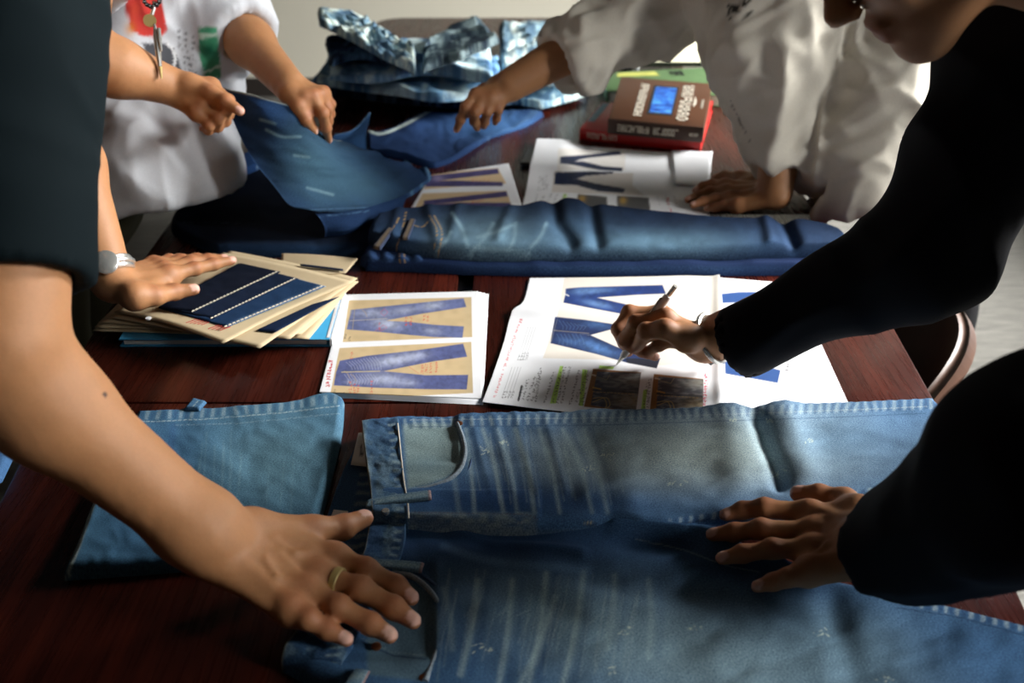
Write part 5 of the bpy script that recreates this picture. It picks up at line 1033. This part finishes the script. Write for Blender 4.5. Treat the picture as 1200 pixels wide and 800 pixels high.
# --- person in the white t-shirt, back left
B = Person('person in a white printed t-shirt lifting a dark jeans leg with both hands', 0.98)
g = lambda x, y, zc: D(x, y, zc)
handBr = dict(wrist=g(207, 103, 1.60), up=[0.1, -0.75, 0.65], s=1.0, fingers=[[g(247, 100, 1.610), g(268, 118, 1.600), g(268, 134, 1.630), g(256, 136, 1.65)], [g(243, 112, 1.600), g(265, 129, 1.590), g(264, 142, 1.62), g(252, 142, 1.64)], [g(237, 124, 1.595), g(256, 139, 1.59), g(255, 149, 1.615), g(245, 146, 1.63)], [g(230, 132, 1.59), g(245, 147, 1.59), g(244, 153, 1.61), g(237, 150, 1.62)]], thumb=[g(222, 100, 1.59), g(246, 108, 1.585), g(264, 118, 1.580), g(281, 130, 1.580)])
elB = g(85, 62, 1.50); shB = g(100, -90, 1.60); wB = np.array(handBr['wrist'])
limbB = [(shB, elB, 0.055, 0.045), (elB, elB + (wB - elB) * 0.4, 0.044, 0.042), (elB + (wB - elB) * 0.4, wB, 0.042, 0.029)]
F = limb_field([handBr], limbB, 0.0034); add_limb(F, limbB, 0.025); add_hand(F, handBr); B.add(F, [handBr])
handBl = dict(wrist=g(338, 99, 1.68), up=[0.55, -0.55, 0.6], s=1.0, fingers=[[g(357, 114, 1.655), g(361, 134, 1.665), g(363, 146, 1.69), g(366, 156, 1.71)], [g(366, 113, 1.66), g(378, 133, 1.665), g(382, 150, 1.70), g(385, 164, 1.735)], [g(374, 111, 1.675), g(383, 127, 1.69), g(384, 142, 1.72), g(384, 152, 1.74)], [g(379, 109, 1.69), g(387, 122, 1.71), g(387, 134, 1.73), g(386, 142, 1.75)]], thumb=[g(340, 110, 1.66), g(349, 124, 1.65), g(358, 140, 1.66), g(368, 153, 1.69)])
elBl = g(266, 20, 1.80); shBl = g(262, -80, 1.86); wBl = np.array(handBl['wrist'])
limbBl = [(shBl, elBl, 0.055, 0.046), (elBl, elBl + (wBl - elBl) * 0.4, 0.042, 0.039), (elBl + (wBl - elBl) * 0.4, wBl, 0.039, 0.028)]
F = limb_field([handBl], limbBl, 0.0034); add_limb(F, limbBl, 0.025); add_hand(F, handBl); B.add(F, [handBl])
nbB = g(190, -165, 1.76); hcB = g(215, -250, 1.66); F = Field(hcB - 0.26, hcB + 0.20, 0.007); LB = head_parts(F, hcB, [0.55, -0.25, -0.65], [0.45, -0.1, 0.8], nbB); B.add(F, (), lambda V, C: head_color(V, C, LB[0], 1.0))
hipB = np.array([-0.80, 1.74, 0.86]); chB = g(185, -40, 1.80); F = Field([-1.1, 1.4, 0.7], [-0.35, 2.1, 1.5], 0.015); F.cone(hipB, chB, 0.11, 0.13, 0.04); F.cone(shB, shBl, 0.05, 0.05, 0.04); F.cone(chB, nbB, 0.11, 0.055, 0.04); B.add(F)
pb_ = B.build(); hair_mesh(LB[0], 1.0, pb_, *LB[1:])
def prints(pa, V, N):
    pa.poly([(148, -14), (186, -12), (192, 14), (196, 36), (188, 43), (168, 43), (154, 36), (147, 10)], S(206, 44, 30), 0.95, 0.6); pa.blob(152, 34, 6, 8, S(214, 140, 40), 0.7)
    pa.blob(158, 12, 5, 9, S(226, 90, 60), 0.6); pa.poly([(167, 51), (192, 50), (204, 56), (215, 88), (176, 86)], S(60, 62, 68), 0.95, 0.6); pa.stroke(curve([(196, 50), (205, 64), (203, 84)], 10), 2.6, S(230, 232, 234), 0.9)
    for k in range(7): pa.stroke([(208 + 1.6 * k, 36 + 7.5 * k), (216 + 1.6 * k, 39 + 7.5 * k), (226 + 1.4 * k, 43 + 7.5 * k)], 1.3, S(80, 82, 88), 0.8)
    pa.stroke([(208, 34), (210, 58)], 0.9, S(120, 120, 126), 0.7)
    pa.poly([(232, 33), (254, 31), (257, 60), (259, 92), (240, 92), (234, 66)], S(40, 150, 104), 0.92, 0.6); pa.poly([(232, 40), (254, 38), (254, 43), (233, 46)], S(206, 226, 214), 0.8); pa.blob(245, 58, 9, 9, S(14, 84, 62), 0.85); pa.stroke([(236, 86), (256, 78)], 3.0, S(210, 232, 220), 0.8)
hemB = g(188, 232, 1.70)
sl_end = elBl + (wBl - elBl) * 0.30
garment('t_shirt', [(g(190, 205, 1.75), g(185, 90, 1.84), 0.138, 0.153, ([0.6, -0.7, 0.2], 0.72)), (g(185, 90, 1.84), chB, 0.150, 0.16, ([0.6, -0.7, 0.2], 0.8)), (g(150, 190, 1.84), g(150, 60, 1.84), 0.14, 0.15), (chB, nbB, 0.15, 0.075), (shB, shBl, 0.078, 0.078), (shB, shB + (elB - shB) * 0.5, 0.075, 0.072), (shBl, elBl, 0.078, 0.066), (elBl, sl_end + (sl_end - elBl) * 0.3, 0.066, 0.056)], 0.005, CLOTH, pb_, S(208, 212, 218),
        [([0.5, 0.2, -1], 14, 3.5, 1), ([1, -0.3, -0.7], 20, 5, 0.6), ([0.2, -0.3, -1], 34, 9, 0.25)], 0.008, [(g(190, 236, 1.72), [0.12, -0.1, -1], 0.36), (sl_end, wBl - elBl, 0.12), (shB + (elB - shB) * 0.45, elB - shB, 0.13)], [(sl_end - unit(wBl - elBl) * 0.02, sl_end + unit(wBl - elBl) * 0.06, 0.047, 0.047)], 0.05, prints, seed=15)
legs_and_shoes(pb_, hipB, [(-0.95, 1.70, 0), (-0.98, 1.98, 0)], (1, -0.1, 0), S(48, 46, 30))
nk_ = MB()
for t in np.linspace(0, 2 * math.pi, 15)[:-1]: c_ = g(178 + 9.5 * math.cos(t), -2 + 9.5 * math.sin(t), 1.545); nk_.tube([c_ - np.array([0.003, 0, 0]), c_, c_ + np.array([0.003, 0, 0])], [0.002, 0.0045, 0.002], 8)
neck = nk_.build('necklace', M['black'], pb_)
MB().tube([g(181, 2, 1.545), g(180, 10, 1.545), g(178, 17, 1.545)], 0.003, 8).build('chain', M['silver'], neck)
cc = g(175.5, 24, 1.543); nrm = unit(CAM - cc); MB().tube([cc, cc + nrm * 0.0025], [0.0098, 0.0098], 20).build('coin', M['gold'], neck)
MB().tube([g(181, 28, 1.545), g(183, 44, 1.545), g(186, 66, 1.545), g(189, 90, 1.545)], [0.0015, 0.0046, 0.0042, 0.0015], 8).build('feather_pendant', M['silver'], neck)
MB().tube([g(186, 33, 1.543), g(187, 46, 1.543), g(189, 60, 1.543)], [0.0028, 0.0036, 0.0015], 8).build('feather_pendant', M['silver'], neck); MB().tube([g(188, 78, 1.543), g(189.5, 92, 1.543)], [0.0030, 0.0012], 8).build('feather_tip', M['gold'], neck)

# --- person in the cream shirt, back right
Cp = Person('person in a loose cream shirt, one hand on the table, other arm reaching out', 0.80)
handCr = dict(wrist=g(597, 100, 1.86), up=[-0.45, -0.5, 0.75], s=1.0, fingers=[[g(558, 111, 1.84), g(546, 125, 1.83), g(540, 140, 1.85), g(535, 152, 1.87)], [g(566, 115, 1.84), g(557, 131, 1.83), g(556, 142, 1.86), g(559, 150, 1.88)], [g(575, 116, 1.84), g(571, 131, 1.84), g(568, 143, 1.87), g(567, 148, 1.89)], [g(584, 116, 1.85), g(584, 129, 1.85), g(582, 139, 1.87), g(580, 144, 1.89)]], thumb=[g(584, 100, 1.88), g(566, 106, 1.90), g(553, 120, 1.90), g(548, 134, 1.90)])
elC = g(770, 2, 1.90); shC = g(905, -120, 2.02); wC = np.array(handCr['wrist'])
limbC = [(elC, elC + (wC - elC) * 0.4, 0.046, 0.044), (elC + (wC - elC) * 0.4, wC, 0.044, 0.031)]
F = limb_field([handCr], limbC, 0.0036); add_limb(F, limbC, 0.02); add_hand(F, handCr); Cp.add(F, [handCr])
ZC = (0.778, 0.772, 0.766, 0.762)
handCl = dict(wrist=P(908, 226, 0.800), up=[-0.1, -0.1, 1], s=1.05, fingers=fz([[(850, 217), (835, 216), (824, 219), (815, 223)], [(851, 224), (832, 225), (818, 229), (806, 234)], [(856, 232), (838, 233), (824, 236), (812, 240)], [(864, 240), (848, 241), (838, 243), (828, 244)]], ZC), thumb=[P(892, 214, 0.79), P(868, 208, 0.785), P(850, 207, 0.775), P(838, 209, 0.768)])
wCl = np.array(handCl['wrist']); elCl = g(922, 80, 1.80); shCl = g(985, -110, 1.74)
limbCl = [(wCl, elCl, 0.032, 0.046), (elCl, shCl, 0.046, 0.055)]
F = limb_field([handCl], limbCl, 0.0038); add_limb(F, limbCl, 0.02); add_hand(F, handCl); Cp.add(F, [handCl])
nbC = g(935, -190, 1.90); hcC = g(890, -270, 1.84); F = Field(hcC - 0.22, hcC + 0.24, 0.007); LC = head_parts(F, hcC, [-0.8, -0.2, -0.55], [-0.5, 0, 0.85], nbC); Cp.add(F, (), lambda V, C: head_color(V, C, LC[0], 0.9))
hipC = np.array([0.86, 1.98, 0.90]); chC = g(985, -40, 1.90); F = Field([0.3, 1.5, 0.7], [1.2, 2.4, 1.6], 0.015); F.cone(hipC, chC, 0.11, 0.13, 0.04); F.cone(shC, shCl, 0.05, 0.05, 0.04); F.cone(chC, nbC, 0.11, 0.055, 0.04); Cp.add(F)
pc_ = Cp.build(); hair_mesh(LC[0], 1.0, pc_, *LC[1:])
def stitched(pa, V, N):
    ink = S(18, 18, 18)
    for q in ([(853, 8), (856, 5), (860, 9), (863, 6), (865, 15)], [(854, 12), (858, 14), (862, 10)], [(866, 3), (870, 7), (872, -2)], [(873, 5), (877, 2), (878, -4)]): pa.stroke(curve(q, 10), 3.0, ink, 0.95)
    pa.stroke(curve([(853, 16), (856, 22), (861, 25), (868, 25), (872, 20), (880, 14), (885, 12)], 24), 1.6, ink, 0.9); pa.stroke([(876, 18), (878, 22)], 2, ink, 0.9)
    pa.stroke([(855, 117), (866, 140), (879, 166)], 1.2, S(90, 84, 76), 0.7)
cuffL = g(916, 203, 1.815); axl = unit(wCl - cuffL); cuffR = g(660, 76, 1.87); axr = unit(wC - elC); hemC = g(1010, 232, 1.80)
garment('shirt', [(elC, cuffR - axr * 0.0, 0.080, 0.054), (shC, elC, 0.095, 0.085), (cuffR - axr * 0.045, cuffR + axr * 0.012, 0.060, 0.058),
                  (shCl + (elCl - shCl) * 0.1, g(908, 60, 1.80), 0.10, 0.105), (g(903, 20, 1.80), cuffL, 0.118, 0.046), (cuffL - axl * 0.035, cuffL + axl * 0.012, 0.048, 0.046), (g(870, -40, 1.82), g(900, 60, 1.82), 0.12, 0.085),
                  (g(1062, 190, 1.86), chC, 0.155, 0.19, ([0.9, 0.2, 0.3], 0.85)), (g(1028, 228, 1.82), g(1040, 60, 1.84), 0.115, 0.15), (g(1002, 226, 1.80), g(1012, 120, 1.82), 0.075, 0.10), (chC, nbC, 0.16, 0.08), (shC, shCl, 0.09, 0.09)], 0.006, CLOTH, pc_, S(208, 202, 188),
        [([0.12, 0.1, -1], 16, 3, 1), ([0.5, 0.4, -0.7], 22, 6, 0.6), ([0.7, -0.2, 0.5], 34, 10, 0.35)], 0.013, [(cuffL, axl, 0.10), (cuffR, axr, 0.10), (hemC, [0.36, -0.1, -0.93], 0.34)], [(cuffL - axl * 0.03, cuffL + axl * 0.06, 0.036, 0.036), (cuffR - axr * 0.03, cuffR + axr * 0.06, 0.044, 0.044)], 0.035, stitched, seed=25)
legs_and_shoes(pc_, hipC, [(0.92, 1.84, 0), (0.98, 2.14, 0)], (-1, 0, 0), S(14, 14, 16))

# --- person in the navy-black sweater, right front
Dp = Person('person in a black-navy sweater, face bent down, writing with a white pen', 0.78)
ZD = (0.803, 0.799, 0.791, 0.787)
handDl = dict(wrist=P(1020, 640, 0.822), up=[0.05, -0.1, 1], s=1.05, fat=0.94, fingers=fz([[(948, 601), (895, 595), (870, 598), (850, 603)], [(953, 623), (892, 620), (860, 624), (835, 626)], [(953, 643), (905, 643), (870, 649), (846, 654)], [(947, 668), (923, 677), (906, 682), (887, 687)]], ZD), thumb=[P(1006, 604, 0.812), P(990, 587, 0.802), P(960, 581, 0.797), P(935, 578, 0.793)])
wDl = np.array(handDl['wrist']); elDl = D(1228, 556, 0.70); shDl = np.array([0.70, 0.64, 1.16])
limbDl = [(wDl, elDl, 0.033, 0.048), (elDl, shDl, 0.05, 0.055)]
F = limb_field([handDl], [(wDl, wDl + (elDl - wDl) * 0.3, 0.031, 0.036)], 0.0028); add_limb(F, limbDl, 0.02); add_hand(F, handDl); add_veins(F, handDl); Dp.add(F, [handDl])
q = lambda x, y, z: P(x, y, z)
penT = P(722, 428, 0.7535)
def pen_end():
    for zc in np.linspace(1.0, 1.3, 200):
        e = D(793.5, 332.5, zc)
        if abs(np.linalg.norm(e - penT) - 0.145) < 0.004: return e
    return D(793.5, 332.5, 1.15)
penE = pen_end(); pd_ = unit(penE - penT); pt = lambda t: penT + pd_ * t
handDr = dict(wrist=q(826, 400, 0.800), up=[0.3, -0.15, 0.9], s=1.0, fingers=[[q(774, 368, 0.816), q(737, 366, 0.818), q(724, 386, 0.800), pt(0.032) + np.array([-0.008, 0.004, 0.004])], [q(779, 372, 0.836), q(745, 378, 0.826), q(732, 398, 0.796), pt(0.026) + np.array([0.004, 0.010, -0.006])], [q(787, 384, 0.822), q(758, 392, 0.812), q(742, 406, 0.786), q(752, 414, 0.774)], [q(795, 394, 0.808), q(772, 404, 0.796), q(758, 413, 0.776), q(768, 418, 0.768)]],
              thumb=[q(806, 396, 0.822), q(779, 385, 0.838), q(757, 388, 0.828), pt(0.042) + np.array([0.006, -0.010, 0.002])])
wDr = np.array(handDr['wrist']); elDr = D(1092, 296, 1.13); shDr = np.array([0.56, 1.06, 1.25])
limbDr = [(wDr, elDr, 0.029, 0.046), (elDr, shDr, 0.048, 0.055)]
F = limb_field([handDr], [(wDr, wDr + (elDr - wDr) * 0.3, 0.031, 0.036)], 0.0028); add_limb(F, limbDr, 0.02); add_hand(F, handDr); Dp.add(F, [handDr])
a47 = math.radians(47); upD = np.array([-math.cos(a47), 0, math.sin(a47)]); fwD = np.array([-math.sin(a47), 0, -math.cos(a47)])
hcD = D(972, 31, 0.87) - fwD * 0.116 + upD * 0.034; nbD = np.array([0.56, 0.88, 1.30]); F = Field(hcD - 0.17, hcD + [0.30, 0.17, 0.17], 0.005); LD = head_parts(F, hcD, fwD, upD, nbD); Dp.add(F, (), lambda V, C: head_color(V, C, LD[0], 0.8))
hipD = np.array([0.98, 0.90, 0.93]); F = Field([0.3, 0.5, 0.7], [1.3, 1.3, 1.5], 0.015); F.cone(hipD, [0.70, 0.88, 1.2], 0.11, 0.13, 0.04); F.cone(shDl, shDr, 0.05, 0.05, 0.04); F.cone([0.70, 0.88, 1.2], nbD, 0.11, 0.055, 0.04); Dp.add(F)
pd__ = Dp.build(); hair_mesh(LD[0], 1.0, pd__, *LD[1:])
cufA = D(862, 401, 1.275); axa = unit(cufA - elDr); cufB = D(1043, 640, 0.893); axb = unit(cufB - elDl)
garment('sweater', [(hipD + [0, 0, -0.06], [0.70, 0.88, 1.2], 0.17, 0.18), ([0.70, 0.88, 1.2], nbD, 0.17, 0.075), (shDl, shDr, 0.085, 0.085), (shDr, elDr, 0.090, 0.070), (elDr, cufA, 0.062, 0.043), (shDl, elDl, 0.080, 0.072), (elDl, cufB, 0.071, 0.050)], 0.0065, CLOTH, pd__, S(9, 10, 16),
        [([1, 0.3, 0.4], 8, 18, 1), ([0.6, -0.4, -0.6], 10, 22, 0.7)], 0.006, [(cufA, axa, 0.09), (cufB, axb, 0.11)], [(cufA - axa * 0.012, cufA + axa * 0.06, 0.0345, 0.0345), (cufB - axb * 0.012, cufB + axb * 0.06, 0.037, 0.037)], 0.035, seed=35)
legs_and_shoes(pd__, hipD, [(1.02, 0.78, 0), (1.06, 1.04, 0)], (-1, 0, 0), S(16, 16, 20))
bx = elDr + (wDr - elDr) * 1.0; bax = unit(elDr - wDr); bc_ = wDr + bax * 0.012
MB().tube(ring_of(bc_, bax, 0.0335, 26), 0.0034, 8, True).build('bracelet', M['silver'], pd__)
MB().tube([P(833, 424, 0.768) + np.array([-0.004, 0, 0]), P(833, 424, 0.768), P(833, 424, 0.768) + np.array([0.004, 0, 0])], [0.002, 0.005, 0.002], 10).build('bead', M['black'], pd__)
pen = MB().tube([pt(0.018), pt(0.03), pt(0.125), pt(0.128)], [0.0045, 0.0055, 0.0055, 0.0044], 14).build('pen', M['pen']); tag(pen, 'slim white pen held by the writing hand over the printed sheet', 'pen')
MB().tube([pt(0.0), pt(0.006), pt(0.018)], [0.0006, 0.0016, 0.0040], 12).build('pen_tip', M['silver'], pen); MB().tube([pt(0.128), pt(0.145)], [0.0032, 0.0032], 12).build('push_button', M['silver'], pen)
sd_ = unit(np.cross(pd_, [0, 1, 0.3])); MB().tube([pt(0.122) + sd_ * 0.004, pt(0.120) + sd_ * 0.0068, pt(0.085) + sd_ * 0.0066], [0.0012, 0.0014, 0.0012], 8).build('pen_clip', M['silver'], pen)
